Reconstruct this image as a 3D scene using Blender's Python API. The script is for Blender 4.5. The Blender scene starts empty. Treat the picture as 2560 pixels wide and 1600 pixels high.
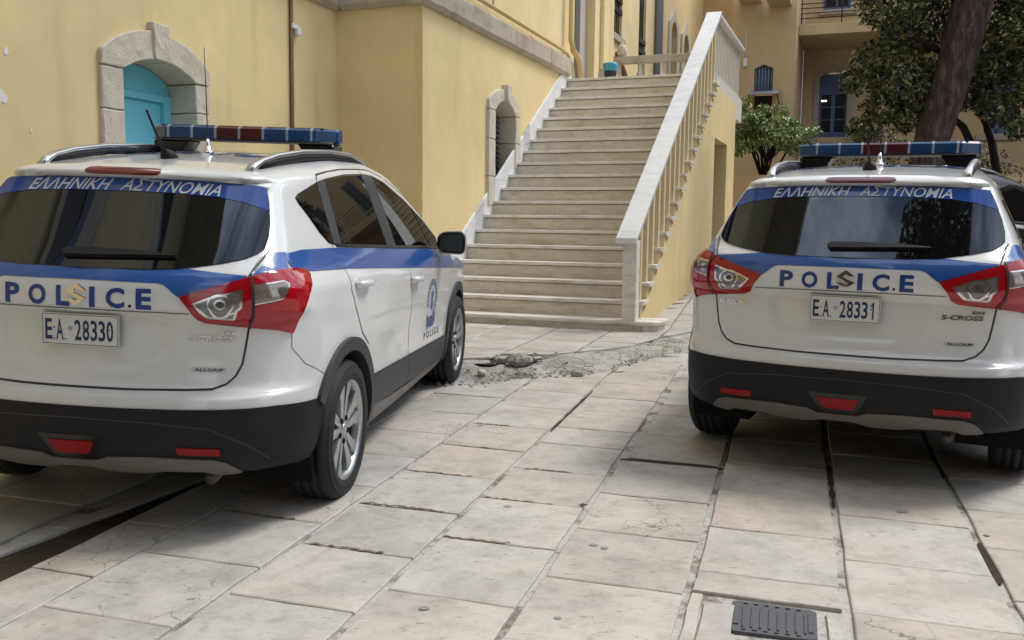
import bpy, bmesh, math, random
import numpy as np
from mathutils import Vector, Matrix, noise

random.seed(7); RNG = np.random.default_rng(7)
SC = bpy.context.scene
COL = SC.collection

# ---------------------------------------------------------------- camera, sky, sun, exposure
cam = bpy.data.cameras.new("camera"); cam_o = bpy.data.objects.new("camera", cam); COL.objects.link(cam_o)
cam.sensor_width = 36.0; cam.lens = 2339.36 / 2560 * 36; cam.clip_start = .05; cam.clip_end = 2000
_p, _r = 0.10031645, -0.01223067
_A = Matrix.Rotation(-_p, 3, 'X') @ Matrix.Rotation(_r, 3, 'Y')
_B = _A @ Matrix(((1, 0, 0), (0, 0, -1), (0, 1, 0)))
cam_o.matrix_world = Matrix.Translation((0, 0, 1.367)) @ _B.to_4x4()
SC.camera = cam_o

SUN_EL, SUN_AZ = math.radians(58), math.radians(70)     # azimuth measured from +y towards +x
world = bpy.data.worlds.new("World"); SC.world = world; world.use_nodes = True
wn = world.node_tree; wn.nodes.clear()
def wnode(t, **k):
    n = wn.nodes.new(t)
    for a, b in k.items(): setattr(n, a, b)
    return n
sky = wnode('ShaderNodeTexSky', sky_type='NISHITA', sun_disc=False, sun_elevation=SUN_EL, sun_rotation=SUN_AZ)
tc = wnode('ShaderNodeTexCoord'); mp = wnode('ShaderNodeMapping'); mp.inputs['Scale'].default_value = (1, 1, 2.2)
cl = wnode('ShaderNodeTexNoise'); cl.inputs['Scale'].default_value = 3.4; cl.inputs['Detail'].default_value = 7; cl.inputs['Roughness'].default_value = .6
cr = wnode('ShaderNodeValToRGB'); cr.color_ramp.elements[0].position = .40; cr.color_ramp.elements[1].position = .60
cr.color_ramp.elements[0].color = (.12, .12, .12, 1); cr.color_ramp.elements[1].color = (1, 1, 1, 1)
cc = wnode('ShaderNodeMix', data_type='RGBA'); cc.inputs['B'].default_value = (11.8, 12.6, 13.8, 1)
bg = wnode('ShaderNodeBackground'); bg.inputs['Strength'].default_value = .078
wo = wnode('ShaderNodeOutputWorld')
L = wn.links.new
L(tc.outputs['Generated'], mp.inputs['Vector']); L(mp.outputs['Vector'], cl.inputs['Vector']); L(cl.outputs['Fac'], cr.inputs['Fac'])
L(cr.outputs['Color'], cc.inputs['Factor']); L(sky.outputs['Color'], cc.inputs['A']); L(cc.outputs['Result'], bg.inputs['Color']); L(bg.outputs['Background'], wo.inputs['Surface'])

sun = bpy.data.lights.new("sun", 'SUN'); sun.energy = 1.5; sun.angle = math.radians(18); sun.color = (1, .97, .925)
sun_o = bpy.data.objects.new("sun", sun); COL.objects.link(sun_o)
_d = Vector((math.sin(SUN_AZ) * math.cos(SUN_EL), math.cos(SUN_AZ) * math.cos(SUN_EL), math.sin(SUN_EL)))
sun_o.rotation_euler = _d.to_track_quat('Z', 'Y').to_euler(); sun_o.location = (6, 6, 20)

SC.view_settings.view_transform = 'Standard'; SC.view_settings.look = 'None'
SC.view_settings.exposure = 0.95; SC.view_settings.gamma = 1; SC.view_settings.use_curve_mapping = False

# ---------------------------------------------------------------- helpers
def tag(o, label=None, cat=None, group=None, kind=None):
    for k, v in (('label', label), ('category', cat), ('group', group), ('kind', kind)):
        if v: o[k] = v
    return o
def empty(name, label=None, cat=None, group=None, loc=(0, 0, 0), rotz=0, matrix=None, kind=None):
    o = bpy.data.objects.new(name, None); COL.objects.link(o); o.empty_display_size = .1
    if matrix is not None: o.matrix_world = matrix
    else: o.location = loc; o.rotation_euler = (0, 0, rotz)
    return tag(o, label, cat, group, kind)
def mesh_obj(name, verts, faces, mat, parent=None, smooth=False, normals=None, midx=None):
    me = bpy.data.meshes.new(name)
    me.from_pydata([tuple(map(float, v)) for v in verts], [], [tuple(map(int, f)) for f in faces])
    for m in (mat if isinstance(mat, (list, tuple)) else [mat]): me.materials.append(m)
    if midx is not None: me.polygons.foreach_set('material_index', np.asarray(midx, dtype=np.int32))
    if smooth: me.polygons.foreach_set('use_smooth', np.ones(len(me.polygons), dtype=bool))
    me.update()
    if normals is not None:
        me.normals_split_custom_set_from_vertices([tuple(map(float, n)) for n in normals])
    o = bpy.data.objects.new(name, me); COL.objects.link(o)
    if parent: o.parent = parent
    return o
def bm_obj(name, bm, mat, parent=None, smooth=False):
    me = bpy.data.meshes.new(name); bm.normal_update(); bm.to_mesh(me); bm.free()
    for m in (mat if isinstance(mat, (list, tuple)) else [mat]): me.materials.append(m)
    if smooth: me.polygons.foreach_set('use_smooth', np.ones(len(me.polygons), dtype=bool))
    o = bpy.data.objects.new(name, me); COL.objects.link(o)
    if parent: o.parent = parent
    return o
def inst(o, parent=None, loc=None, rot=None, name=None):
    c = o.copy(); COL.objects.link(c)
    if parent is not None: c.parent = parent
    if loc is not None: c.location = loc
    if rot is not None: c.rotation_euler = rot
    return c
def copy_tree(o, parent=None):
    c = o.copy(); COL.objects.link(c); c.parent = parent
    for ch in list(o.children): copy_tree(ch, c)
    return c
def add_box(bm, x0, x1, y0, y1, z0, z1, bev=0, jit=0):
    v = [bm.verts.new((x + random.uniform(-jit, jit), y + random.uniform(-jit, jit), z + random.uniform(-jit, jit)))
         for z in (z0, z1) for y in (y0, y1) for x in (x0, x1)]
    fs = [bm.faces.new([v[i] for i in q]) for q in ((0, 2, 3, 1), (4, 5, 7, 6), (0, 1, 5, 4), (2, 6, 7, 3), (0, 4, 6, 2), (1, 3, 7, 5))]
    if bev:
        es = {e for f in fs for e in f.edges}
        bmesh.ops.bevel(bm, geom=list(es), offset=bev, segments=1, affect='EDGES', profile=.5)
def box(name, x0, x1, y0, y1, z0, z1, mat, parent=None, bev=0, jit=0):
    bm = bmesh.new(); add_box(bm, x0, x1, y0, y1, z0, z1, bev, jit); return bm_obj(name, bm, mat, parent)
def add_prism(bm, pts, axis, a, b, bev=0):
    """pts: 2D polygon; axis 'x','y','z' = extrusion axis, from a to b"""
    def P(u, v, w): return {'x': (w, u, v), 'y': (u, w, v), 'z': (u, v, w)}[axis]
    A = [bm.verts.new(P(u, v, a)) for u, v in pts]; B = [bm.verts.new(P(u, v, b)) for u, v in pts]
    n = len(pts)
    fs = [bm.faces.new(A), bm.faces.new(B[::-1])] + [bm.faces.new((A[i], B[i], B[(i + 1) % n], A[(i + 1) % n])) for i in range(n)]
    bm.normal_update(); bmesh.ops.recalc_face_normals(bm, faces=fs)
    if bev:
        es = {e for f in fs for e in f.edges}
        r = bmesh.ops.bevel(bm, geom=list(es), offset=bev, segments=1, affect='EDGES', profile=.5); fs = r['faces']
    bm.normal_update(); bmesh.ops.triangulate(bm, faces=[f for f in bm.faces if len(f.verts) > 4])
def prism(name, pts, axis, a, b, mat, parent=None, bev=0):
    bm = bmesh.new(); add_prism(bm, pts, axis, a, b, bev); return bm_obj(name, bm, mat, parent)
def tube_geo(path, rad, seg=8, V=None, Fc=None, squash=None):
    V = [] if V is None else V; Fc = [] if Fc is None else Fc
    path = [Vector(p) for p in path]; n = len(path); base = len(V)
    rads = rad if hasattr(rad, '__len__') else [rad] * n
    up = Vector((0, 0, 1))
    for i, p in enumerate(path):
        t = (path[min(i + 1, n - 1)] - path[max(i - 1, 0)]).normalized()
        a = t.cross(up)
        if a.length < .05: a = t.cross(Vector((1, 0, 0)))
        a.normalize(); b = a.cross(t)
        for k in range(seg):
            an = 2 * math.pi * k / seg; c, s = math.cos(an), math.sin(an)
            if squash: s *= squash
            V.append(p + a * (c * rads[i]) + b * (s * rads[i]))
    for i in range(n - 1):
        for k in range(seg):
            k2 = (k + 1) % seg
            Fc.append((base + i * seg + k, base + i * seg + k2, base + (i + 1) * seg + k2, base + (i + 1) * seg + k))
    Fc.append(tuple(base + k for k in range(seg))[::-1]); Fc.append(tuple(base + (n - 1) * seg + k for k in range(seg)))
    return V, Fc
def tube(name, path, rad, mat, parent=None, seg=8, squash=None):
    V, Fc = tube_geo(path, rad, seg, squash=squash); return mesh_obj(name, V, Fc, mat, parent, smooth=True)

# ---------------------------------------------------------------- materials
class NT:
    def __init__(s, name):
        s.m = bpy.data.materials.new(name); s.m.use_nodes = True; s.t = s.m.node_tree
        s.b = s.t.nodes['Principled BSDF']; s.l = s.t.links.new
        s.tc = s.n('ShaderNodeTexCoord').outputs['Object']
    def n(s, t, **k):
        x = s.t.nodes.new(t)
        for a, b in k.items():
            if a in x.inputs: x.inputs[a].default_value = b
            else: setattr(x, a, b)
        return x
    def map(s, scale, vec=None, rot=(0, 0, 0)):
        x = s.n('ShaderNodeMapping'); x.inputs['Scale'].default_value = scale; x.inputs['Rotation'].default_value = rot; s.l(vec or s.tc, x.inputs['Vector']); return x.outputs['Vector']
    def noise(s, scale, detail=4, rough=.55, vec=None, dist=0):
        x = s.n('ShaderNodeTexNoise', Scale=scale, Detail=detail, Roughness=rough, Distortion=dist); s.l(vec or s.tc, x.inputs['Vector']); return x.outputs['Fac']
    def ramp(s, fac, stops):
        x = s.n('ShaderNodeValToRGB'); e = x.color_ramp.elements
        while len(e) < len(stops): e.new(.5)
        for i, (p, c) in enumerate(stops):
            e[i].position = p; e[i].color = (c if len(c) == 4 else (*c, 1)) if hasattr(c, '__len__') else (c, c, c, 1)
        s.l(fac, x.inputs['Fac']); return x.outputs['Color']
    def mix(s, fac, a, b, mode='MIX'):
        x = s.n('ShaderNodeMix', data_type='RGBA', blend_type=mode)
        for k, v in (('Factor', fac), ('A', a), ('B', b)):
            i = x.inputs[k]
            if hasattr(v, 'is_output'): s.l(v, i)
            else: i.default_value = v if k == 'Factor' else (*v[:3], 1)
        return x.outputs['Result']
    def math(s, op, a, b=None):
        x = s.n('ShaderNodeMath', operation=op)
        for i, v in enumerate((a, b)):
            if v is None: continue
            if hasattr(v, 'is_output'): s.l(v, x.inputs[i])
            else: x.inputs[i].default_value = v
        return x.outputs[0]
    def set(s, **k):
        for a, v in k.items():
            i = s.b.inputs[a.replace('_', ' ')]
            if hasattr(v, 'is_output'): s.l(v, i)
            else: i.default_value = (*v, 1) if hasattr(v, '__len__') and len(v) == 3 else v
        return s
    def bump(s, h, strength=.3, dist=.01):
        x = s.n('ShaderNodeBump', Strength=strength, Distance=dist); s.l(h, x.inputs['Height']); s.l(x.outputs['Normal'], s.b.inputs['Normal']); return s

def mat_simple(name, col, rough=.5, metal=0, coat=0, spec=.5, noise_amt=.06, nscale=30, bump=0):
    t = NT(name)
    f = t.noise(nscale, 5)
    c = t.mix(f, [v * (1 - noise_amt) for v in col], [min(1, v * (1 + noise_amt)) for v in col])
    t.set(Base_Color=c, Roughness=rough, Metallic=metal, Coat_Weight=coat, Coat_Roughness=.05, Specular_IOR_Level=spec)
    if bump: t.bump(f, bump, .002)
    return t.m

def mat_plaster(name, col, stain=.5):
    t = NT(name)
    big = t.noise(.9, 6, .62); fine = t.noise(90, 3, .6); mid = t.noise(6, 6, .6)
    streak = t.noise(1.0, 6, .6, t.map((3.5, 3.5, .35)))
    c = t.mix(t.ramp(big, [(.35, 0), (.7, 1)]), [v * .88 for v in col], [min(1, v * 1.07) for v in col])
    c = t.mix(t.math('MULTIPLY', t.ramp(streak, [(.55, 0), (.8, 1)]), stain), c, [col[0] * .62, col[1] * .58, col[2] * .55])
    c = t.mix(t.math('MULTIPLY', t.ramp(mid, [(.62, 0), (.75, 1)]), .22), c, [min(1, v * 1.25 + .03) for v in col])
    # scuffs and small scratches
    sc = t.noise(14, 8, .75, t.map((1, 1, .5)), 1.2)
    c = t.mix(t.math('MULTIPLY', t.ramp(sc, [(.68, 0), (.74, 1)]), .35), c, [v * .45 for v in col])
    t.set(Base_Color=c, Roughness=.88, Specular_IOR_Level=.25)
    t.bump(t.math('ADD', t.math('MULTIPLY', fine, .35), mid), .35, .006)
    return t.m

def mat_limestone(name, col, dark=.4):
    t = NT(name)
    v = t.n('ShaderNodeTexVoronoi', Scale=38); t.l(t.tc, v.inputs['Vector'])
    a = t.noise(5, 8, .7); b = t.noise(28, 6, .7); pit = t.noise(60, 4, .7)
    c = t.mix(a, [x * .72 for x in col], [min(1, x * 1.12) for x in col])
    c = t.mix(t.ramp(t.noise(2.2, 6, .7), [(.5, 0), (.75, dark)]), c, (col[0] * .42, col[1] * .36, col[2] * .27))
    c = t.mix(t.ramp(pit, [(.62, 0), (.72, .65)]), c, [x * .35 for x in col])
    t.set(Base_Color=c, Roughness=.9, Specular_IOR_Level=.2)
    t.bump(t.math('ADD', b, t.math('MULTIPLY', pit, -.6)), .8, .012)
    return t.m

def mat_marble(name, col, vein, vscale=3.0, rough=.35, dirt=.35):
    t = NT(name)
    oi = t.n('ShaderNodeObjectInfo'); off = t.n('ShaderNodeVectorMath', operation='ADD')
    rv = t.n('ShaderNodeCombineXYZ'); r1 = t.math('MULTIPLY', oi.outputs['Random'], 37); t.l(r1, rv.inputs[0]); t.l(r1, rv.inputs[1])
    t.l(t.tc, off.inputs[0]); t.l(rv.outputs[0], off.inputs[1])
    vec = off.outputs[0]
    w = t.noise(vscale, 7, .62, t.map((.9, 2.2, 4.5), vec, (.3, .6, .5)), .9)
    c = t.mix(t.ramp(w, [(.34, .8), (.46, .2), (.53, 0), (.62, .5), (.74, .1)]), col, vein)
    c = t.mix(t.noise(2.5, 6, .6, vec), c, t.mix(.5, c, [v * .8 for v in col]))
    c = t.mix(t.math('MULTIPLY', t.ramp(t.noise(7, 7, .7, vec), [(.5, 0), (.72, 1)]), dirt), c, (.2, .15, .09))
    t.set(Base_Color=c, Roughness=rough, Specular_IOR_Level=.4)
    t.bump(t.noise(40, 3, .6), .08, .004)
    return t.m

def mat_slab(name):
    t = NT(name)
    oi = t.n('ShaderNodeObjectInfo'); rnd = oi.outputs['Random']
    rv = t.n('ShaderNodeCombineXYZ'); t.l(t.math('MULTIPLY', rnd, 53), rv.inputs[0]); t.l(t.math('MULTIPLY', rnd, 91), rv.inputs[1])
    off = t.n('ShaderNodeVectorMath', operation='ADD'); t.l(t.tc, off.inputs[0]); t.l(rv.outputs[0], off.inputs[1]); vec = off.outputs[0]
    c = t.ramp(rnd, [(0, (.465, .44, .40)), (.3, (.525, .50, .46)), (.5, (.51, .455, .395)), (.62, (.545, .525, .485)), (.8, (.44, .42, .385)), (1, (.51, .455, .40))])
    # pinkish clouds, grey veil, streaks along one way
    c = t.mix(t.ramp(t.noise(2.2, 6, .65, vec), [(.46, 0), (.8, .45)]), c, (.47, .375, .29))
    c = t.mix(t.ramp(t.noise(3.4, 7, .7, vec), [(.43, 0), (.78, .85)]), c, (.27, .262, .24))
    c = t.mix(t.ramp(t.noise(11, 7, .75, vec), [(.50, 0), (.78, .6)]), c, (.20, .18, .155))
    # short dark pits drawn out along the saw marks
    pit = t.noise(1, 5, .65, t.map((22, 75, 40), vec, (0, 0, .29)), .6)
    pm = t.ramp(t.noise(1.8, 4, .6, vec), [(.36, .15), (.58, 1)])
    pits = t.math('MULTIPLY', t.ramp(pit, [(.625, 0), (.68, 1)]), pm)
    c = t.mix(t.math('MULTIPLY', pits, .75), c, (.13, .11, .09))
    # cracks on some of the slabs
    wv = t.n('ShaderNodeVectorMath', operation='MULTIPLY_ADD'); nz = t.n('ShaderNodeTexNoise', Scale=6.0, Detail=5.0); t.l(vec, nz.inputs['Vector'])
    t.l(nz.outputs['Color'], wv.inputs[0]); wv.inputs[1].default_value = (.22, .22, .22); t.l(vec, wv.inputs[2])
    vo = t.n('ShaderNodeTexVoronoi', feature='DISTANCE_TO_EDGE', Scale=4.3); t.l(wv.outputs[0], vo.inputs['Vector'])
    cm = t.math('MULTIPLY', t.math('GREATER_THAN', t.math('FRACT', t.math('MULTIPLY', rnd, 7.31)), .76), t.ramp(t.noise(3, 4, .6, vec), [(.50, 0), (.60, 1)]))
    crack = t.math('MULTIPLY', t.ramp(vo.outputs['Distance'], [(.003, 1), (.011, 0)]), cm)
    c = t.mix(t.math('MULTIPLY', crack, .8), c, (.12, .105, .09))
    t.set(Base_Color=c, Roughness=t.ramp(t.noise(9, 5, .6, vec), [(.3, .55), (.7, .8)]), Specular_IOR_Level=.32)
    h = t.math('SUBTRACT', t.math('MULTIPLY', t.noise(25, 6, .6, vec), .4), t.math('ADD', pits, crack))
    t.bump(h, .5, .006)
    return t.m

def mat_ground(name):
    t = NT(name)
    c = t.ramp(t.noise(5, 8, .7), [(.30, (.08, .07, .06)), (.42, (.25, .23, .20)), (.49, (.48, .46, .425)), (.8, (.54, .52, .485))])
    c = t.mix(t.ramp(t.noise(55, 5, .7), [(.5, 0), (.75, .55)]), c, (.10, .09, .075))
    t.set(Base_Color=c, Roughness=.92, Specular_IOR_Level=.2); t.bump(t.noise(60, 6, .7), .7, .01)
    return t.m

def mat_rough_concrete(name):
    t = NT(name)
    a = t.noise(3.2, 7, .7); b = t.noise(22, 7, .75); g = t.noise(4.5, 5, .6)
    c = t.ramp(a, [(.30, (.15, .135, .115)), (.40, (.32, .30, .265)), (.55, (.44, .42, .385)), (.75, (.52, .50, .46))])
    c = t.mix(t.ramp(b, [(.52, 0), (.72, .8)]), c, (.085, .075, .06))
    vo = t.n('ShaderNodeTexVoronoi', feature='DISTANCE_TO_EDGE', Scale=7.0); t.l(t.tc, vo.inputs['Vector'])
    c = t.mix(t.ramp(vo.outputs['Distance'], [(.0, .8), (.035, 0)]), c, (.06, .055, .045))
    c = t.mix(t.ramp(g, [(.56, 0), (.68, .55)]), c, (.12, .13, .045))
    t.set(Base_Color=c, Roughness=.95, Specular_IOR_Level=.15)
    t.bump(t.math('ADD', b, t.noise(90, 5, .7)), .7, .012)
    return t.m

def mat_leaf(name, stops, spec=.4, trans=.0):
    t = NT(name)
    g = t.n('ShaderNodeNewGeometry')
    c = t.ramp(g.outputs['Random Per Island'], stops)
    t.set(Base_Color=c, Roughness=.45, Specular_IOR_Level=spec)
    return t.m

def mat_bark(name, a, b):
    t = NT(name)
    n1 = t.noise(1, 7, .7, t.map((14, 14, 3.5)), .8)
    c = t.ramp(n1, [(.32, [v * .35 for v in b]), (.5, b), (.7, a)])
    t.set(Base_Color=c, Roughness=.95, Specular_IOR_Level=.15); t.bump(n1, 1.0, .06)
    return t.m

def mat_paint(name, col, dirt=True):
    t = NT(name)
    c = col
    geo = t.n('ShaderNodeSeparateXYZ'); t.l(t.tc, geo.inputs[0])
    if dirt:   # road film that thins out with height
        low = t.ramp(geo.outputs['Z'], [(.25, .6), (.60, .22), (.75, .08), (1.2, .03)])
        c = t.mix(t.math('MULTIPLY', low, t.ramp(t.noise(5, 7, .7), [(.3, .3), (.7, 1)])), col, (.33, .29, .23))
    fl = t.noise(420, 2, .5)
    c = t.mix(t.math('MULTIPLY', fl, .05), c, (.3, .3, .3))
    t.set(Base_Color=c, Roughness=.32, Coat_Weight=.9, Coat_Roughness=t.ramp(t.noise(7, 6, .7), [(.4, .03), (.8, .13)]), Specular_IOR_Level=.45)
    return t.m

M = {}
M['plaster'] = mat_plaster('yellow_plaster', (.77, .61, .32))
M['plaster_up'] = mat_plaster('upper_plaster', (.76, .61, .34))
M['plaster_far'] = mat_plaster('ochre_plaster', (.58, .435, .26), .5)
M['plaster_grey'] = mat_plaster('grey_plaster', (.42, .38, .33), .5)
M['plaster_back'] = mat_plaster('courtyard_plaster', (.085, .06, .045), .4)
M['stone'] = mat_limestone('limestone', (.66, .60, .49), .3)
M['stone_dark'] = mat_limestone('weathered_limestone', (.50, .44, .35), .75)
M['marble'] = mat_marble('warm_marble', (.72, .66, .55), (.46, .36, .24), 2.2, .45, .3)
M['marble_tread'] = mat_marble('pale_marble', (.80, .77, .70), (.48, .41, .30), 2.0, .5, .25)
M['marble_rail'] = mat_marble('white_marble', (.78, .78, .77), (.56, .57, .57), 1.6, .3, .05)
M['cream'] = mat_plaster('cream_paint', (.68, .56, .36), .3)
M['cream_grey'] = mat_plaster('greyish_paint', (.60, .56, .49), .3)
M['slab'] = mat_slab('paving_limestone')
M['ground'] = mat_ground('joint_mortar')
M['concrete'] = mat_rough_concrete('broken_concrete')
M['soil'] = mat_simple('channel_soil', (.055, .043, .032), .95, spec=.1, noise_amt=.5, nscale=45, bump=.8)
M['dust'] = mat_simple('brown_dust', (.20, .165, .115), .95, spec=.1, noise_amt=.5, nscale=40, bump=.5)
M['gum'] = mat_simple('old_gum', (.25, .245, .23), .85, noise_amt=.2)
M['iron'] = mat_simple('cast_iron', (.105, .105, .115), .6, .3, noise_amt=.25, nscale=60, bump=.3)
M['blue_door'] = mat_simple('turquoise_paint', (.17, .60, .74), .55, noise_amt=.06, nscale=6)
M['blue_wood'] = mat_simple('blue_joinery', (.075, .13, .26), .5, noise_amt=.1, nscale=10)
M['brown_pipe'] = mat_simple('rusty_pipe', (.16, .085, .035), .7, noise_amt=.3)
M['yellow_pipe'] = mat_simple('yellow_pipe', (.58, .43, .19), .6)
M['grey_pipe'] = mat_simple('grey_pipe', (.22, .24, .29), .5)
M['dark_wood'] = mat_simple('dark_brown_wood', (.05, .028, .024), .6, noise_amt=.2)
M['dark_metal'] = mat_simple('dark_metal', (.035, .035, .045), .5, .5)
M['dark_glass'] = mat_simple('window_glass', (.018, .02, .025), .06, spec=.7, noise_amt=.02)
M['white_paint'] = mat_simple('white_paint', (.74, .74, .72), .6)
M['black_bag'] = mat_simple('black_plastic_bucket', (.02, .02, .022), .45)
M['blue_bag'] = mat_simple('blue_bin_liner', (.05, .30, .45), .35)
M['lamp_on'] = NT('lit_tube').set(Base_Color=(.8, .9, 1), Emission_Color=(.85, .93, 1), Emission_Strength=3.0).m
# car
M['paint'] = mat_paint('white_car_paint', (.71, .725, .72))
M['blue'] = mat_paint('blue_film', (.003, .080, .34), False)
M['navy'] = mat_simple('navy_decal', (.012, .045, .20), .35, noise_amt=.03)
M['navy_text'] = mat_simple('navy_film', (.010, .05, .22), .3, noise_amt=.03)
M['navy_plate'] = mat_simple('navy_plate_paint', (.012, .03, .10), .4, noise_amt=.03)
M['decal_silver'] = mat_simple('silver_decal', (.50, .53, .55), .4, noise_amt=.05)
M['band'] = mat_simple('blue_window_film', (.018, .065, .27), .05, spec=.5, noise_amt=.05, nscale=8)
M['glass'] = mat_simple('tinted_glass', (.005, .0044, .0044), .015, spec=.5, noise_amt=.02)
M['glass'].node_tree.nodes['Principled BSDF'].inputs['IOR'].default_value = 1.68; M['glass'].node_tree.nodes['Principled BSDF'].inputs['Specular Tint'].default_value = (.70, .84, 1, 1)
M['side_glass'] = mat_simple('dark_side_glass', (.004, .004, .004), .015, spec=.5, noise_amt=.02)
M['black'] = mat_simple('black_plastic', (.012, .0115, .013), .6, spec=.28, noise_amt=.25, nscale=9, bump=.05)
M['clad'] = mat_simple('grey_cladding_plastic', (.034, .034, .037), .5, noise_amt=.2, nscale=9)
M['gloss_black'] = mat_simple('gloss_black', (.012, .012, .013), .2, noise_amt=.05)
M['under'] = mat_simple('underbody', (.012, .012, .012), .9, spec=.1)
M['silver_pl'] = mat_simple('silver_bumper_plastic', (.14, .13, .118), .5, noise_amt=.22, nscale=12)
M['chrome'] = mat_simple('chrome', (.72, .72, .72), .12, 1.0, noise_amt=.03)
M['mirror'] = mat_simple('mirror_face', (.05, .055, .04), .12, noise_amt=.02)  # dark olive base paints in what the mirror would reflect
M['rail'] = mat_simple('satin_aluminium', (.62, .63, .64), .28, 1.0, noise_amt=.03)
M['red_dull'] = mat_simple('red_reflector', (.28, .004, .008), .35, spec=.3, noise_amt=.3, nscale=60)
M['red'] = mat_simple('red_lens', (.36, .002, .008), .06, coat=.5, noise_amt=.3, nscale=26)
M['red_dark'] = mat_simple('dark_red_lens', (.13, .008, .012), .15, coat=.6, noise_amt=.3, nscale=60)
M['clear'] = mat_simple('clear_lens', (.20, .205, .20), .12, .35, coat=1, noise_amt=.35, nscale=70)
M['amber'] = mat_simple('smoked_lens', (.24, .19, .165), .12, .3, coat=1, noise_amt=.5, nscale=60)
M['exhaust'] = mat_simple('sooty_steel', (.12, .09, .075), .5, .6, noise_amt=.3)
M['rubber'] = mat_simple('tyre_rubber', (.013, .0125, .0125), .75, noise_amt=.3, nscale=40, bump=.2)
M['rim'] = mat_simple('alloy', (.46, .49, .50), .3, .8, noise_amt=.05)
M['rim_dark'] = mat_simple('alloy_barrel', (.09, .085, .08), .5, .6)
M['seam'] = mat_simple('seam', (.03, .03, .03), .8)
M['plate'] = mat_simple('plate_white', (.66, .66, .63), .45, noise_amt=.04)
M['seal'] = mat_simple('plate_seal', (.38, .39, .42), .4)
def mat_led(name, a, b):
    t = NT(name)
    w = t.n('ShaderNodeTexVoronoi', Scale=55.0, distance='CHEBYCHEV'); t.l(t.map((1, .4, 1)), w.inputs['Vector'])
    c = t.mix(t.math('MULTIPLY', t.ramp(w.outputs['Distance'], [(.2, 0), (.7, 1)]), .55), b, a)
    t.set(Base_Color=c, Roughness=.32, Coat_Weight=.15, Coat_Roughness=.08, Specular_IOR_Level=.4); return t.m
M['led_blue'] = mat_led('blue_beacon_lens', (.003, .016, .055), (.006, .060, .17))
M['led_red'] = mat_led('red_beacon_lens', (.035, .003, .005), (.085, .006, .010))
M['beacon_top'] = mat_simple('blue_beacon_top', (.008, .04, .15), .12, coat=.6)
M['divider'] = mat_simple('clear_divider', (.30, .34, .38), .25, coat=.3)
M['crest_blue'] = mat_simple('crest_blue', (.05, .07, .17), .4)
M['crest_light'] = mat_simple('crest_light_blue', (.10, .24, .38), .4)
M['bark'] = mat_bark('pine_bark', (.20, .155, .14), (.085, .06, .055))
M['bark_dark'] = mat_bark('dark_bark', (.05, .038, .034), (.03, .022, .02))
M['leaf_dark'] = mat_leaf('dark_leaves', [(0, (.012, .015, .007)), (.35, (.035, .045, .016)), (.65, (.09, .115, .035)), (.88, (.17, .17, .07)), (1, (.32, .33, .20))])
M['leaf_light'] = mat_leaf('bright_leaves', [(0, (.06, .10, .025)), (.5, (.16, .25, .06)), (.85, (.28, .37, .12)), (1, (.45, .52, .30))], .5)
M['leaf_hedge'] = mat_leaf('hedge_leaves', [(0, (.018, .026, .016)), (.6, (.04, .05, .03)), (1, (.11, .12, .08))])

# ================================================================= GROUND
TH = 0.36
def sn2w(s, n): return (math.cos(TH) * s + math.sin(TH) * n, -math.sin(TH) * s + math.cos(TH) * n)
def w2sn(x, y): return (math.cos(TH) * x - math.sin(TH) * y, math.sin(TH) * x + math.cos(TH) * y)
KT = np.array([(-30, 2), (-6, 5.3), (-4.5, 5.75), (-2.5, 6.7), (-.75, 7.2), (-.33, 7.37), (-.17, 7.42), (-.11, 7.61), (.05, 7.61), (.25, 7.58), (.75, 7.94), (1.07, 8.24), (1.31, 8.67), (1.74, 9.26), (3.2, 11.3), (5, 13.8), (40, 60)])
KL = np.array([(-30, 1.4), (-6, 4.85), (-4.5, 5.3), (-2.5, 6.2), (-.75, 6.5), (-.37, 6.62), (-.22, 6.6), (-.05, 6.82), (.29, 6.99), (.59, 7.09), (.75, 7.14), (1.06, 7.74), (1.56, 8.33), (3.2, 10.5), (5, 13.1), (40, 59)])
def yT(x): return np.interp(x, KT[:, 0], KT[:, 1])
def yL(x): return np.interp(x, KL[:, 0], KL[:, 1])
def zlow(x, y): return .035 * np.clip(y, -12, 13)
def zterr(x, y):
    s = math.cos(TH) * x - math.sin(TH) * y; n = math.sin(TH) * x + math.cos(TH) * y
    return .26 + .008 * np.clip(y, 0, 14) + .078 * np.clip(n - 9.5, 0, 9) * np.clip((s + 2.6) / .5, 0, 1)
def zg(x, y):
    x = np.asarray(x, float); y = np.asarray(y, float)
    a, b = yL(x), yT(x); t = np.clip((y - a) / np.maximum(b - a, .02), 0, 1); t = t * t * (3 - 2 * t)
    t = np.clip(t * 1.12, 0, 1)
    return zlow(x, y) * (1 - t) + zterr(x, y) * t

xs = np.unique(np.concatenate([np.linspace(-300, -12, 14), np.linspace(-12, -4.5, 20), np.arange(-4.5, 4.6, .08), np.linspace(4.6, 16, 24), np.linspace(16, 300, 14)]))
ys = np.unique(np.concatenate([np.linspace(-300, -14, 14), np.linspace(-14, 2, 24), np.arange(2, 13.5, .08), np.linspace(13.5, 30, 30), np.linspace(30, 300, 12)]))
X, Y = np.meshgrid(xs, ys); a_, b_ = yL(X), yT(X); Z = zg(X, Y) - .013 - .14 * ((Y > a_ + .06) & (Y < b_ - .06)) - .035 * ((Y < 4.9) & (Y > 1) & (X < .324 * Y - 2.76) & (X > np.minimum(.476 * Y - 3.60, .324 * Y - 2.86))) - .012 * ((Y > b_ + .02) & (X < 3.4) & (Y < 14))
V = np.stack([X, Y, Z], -1).reshape(-1, 3); nx, ny = len(xs), len(ys)
I = (np.arange(ny - 1)[:, None] * nx + np.arange(nx - 1)[None]).ravel()
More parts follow.
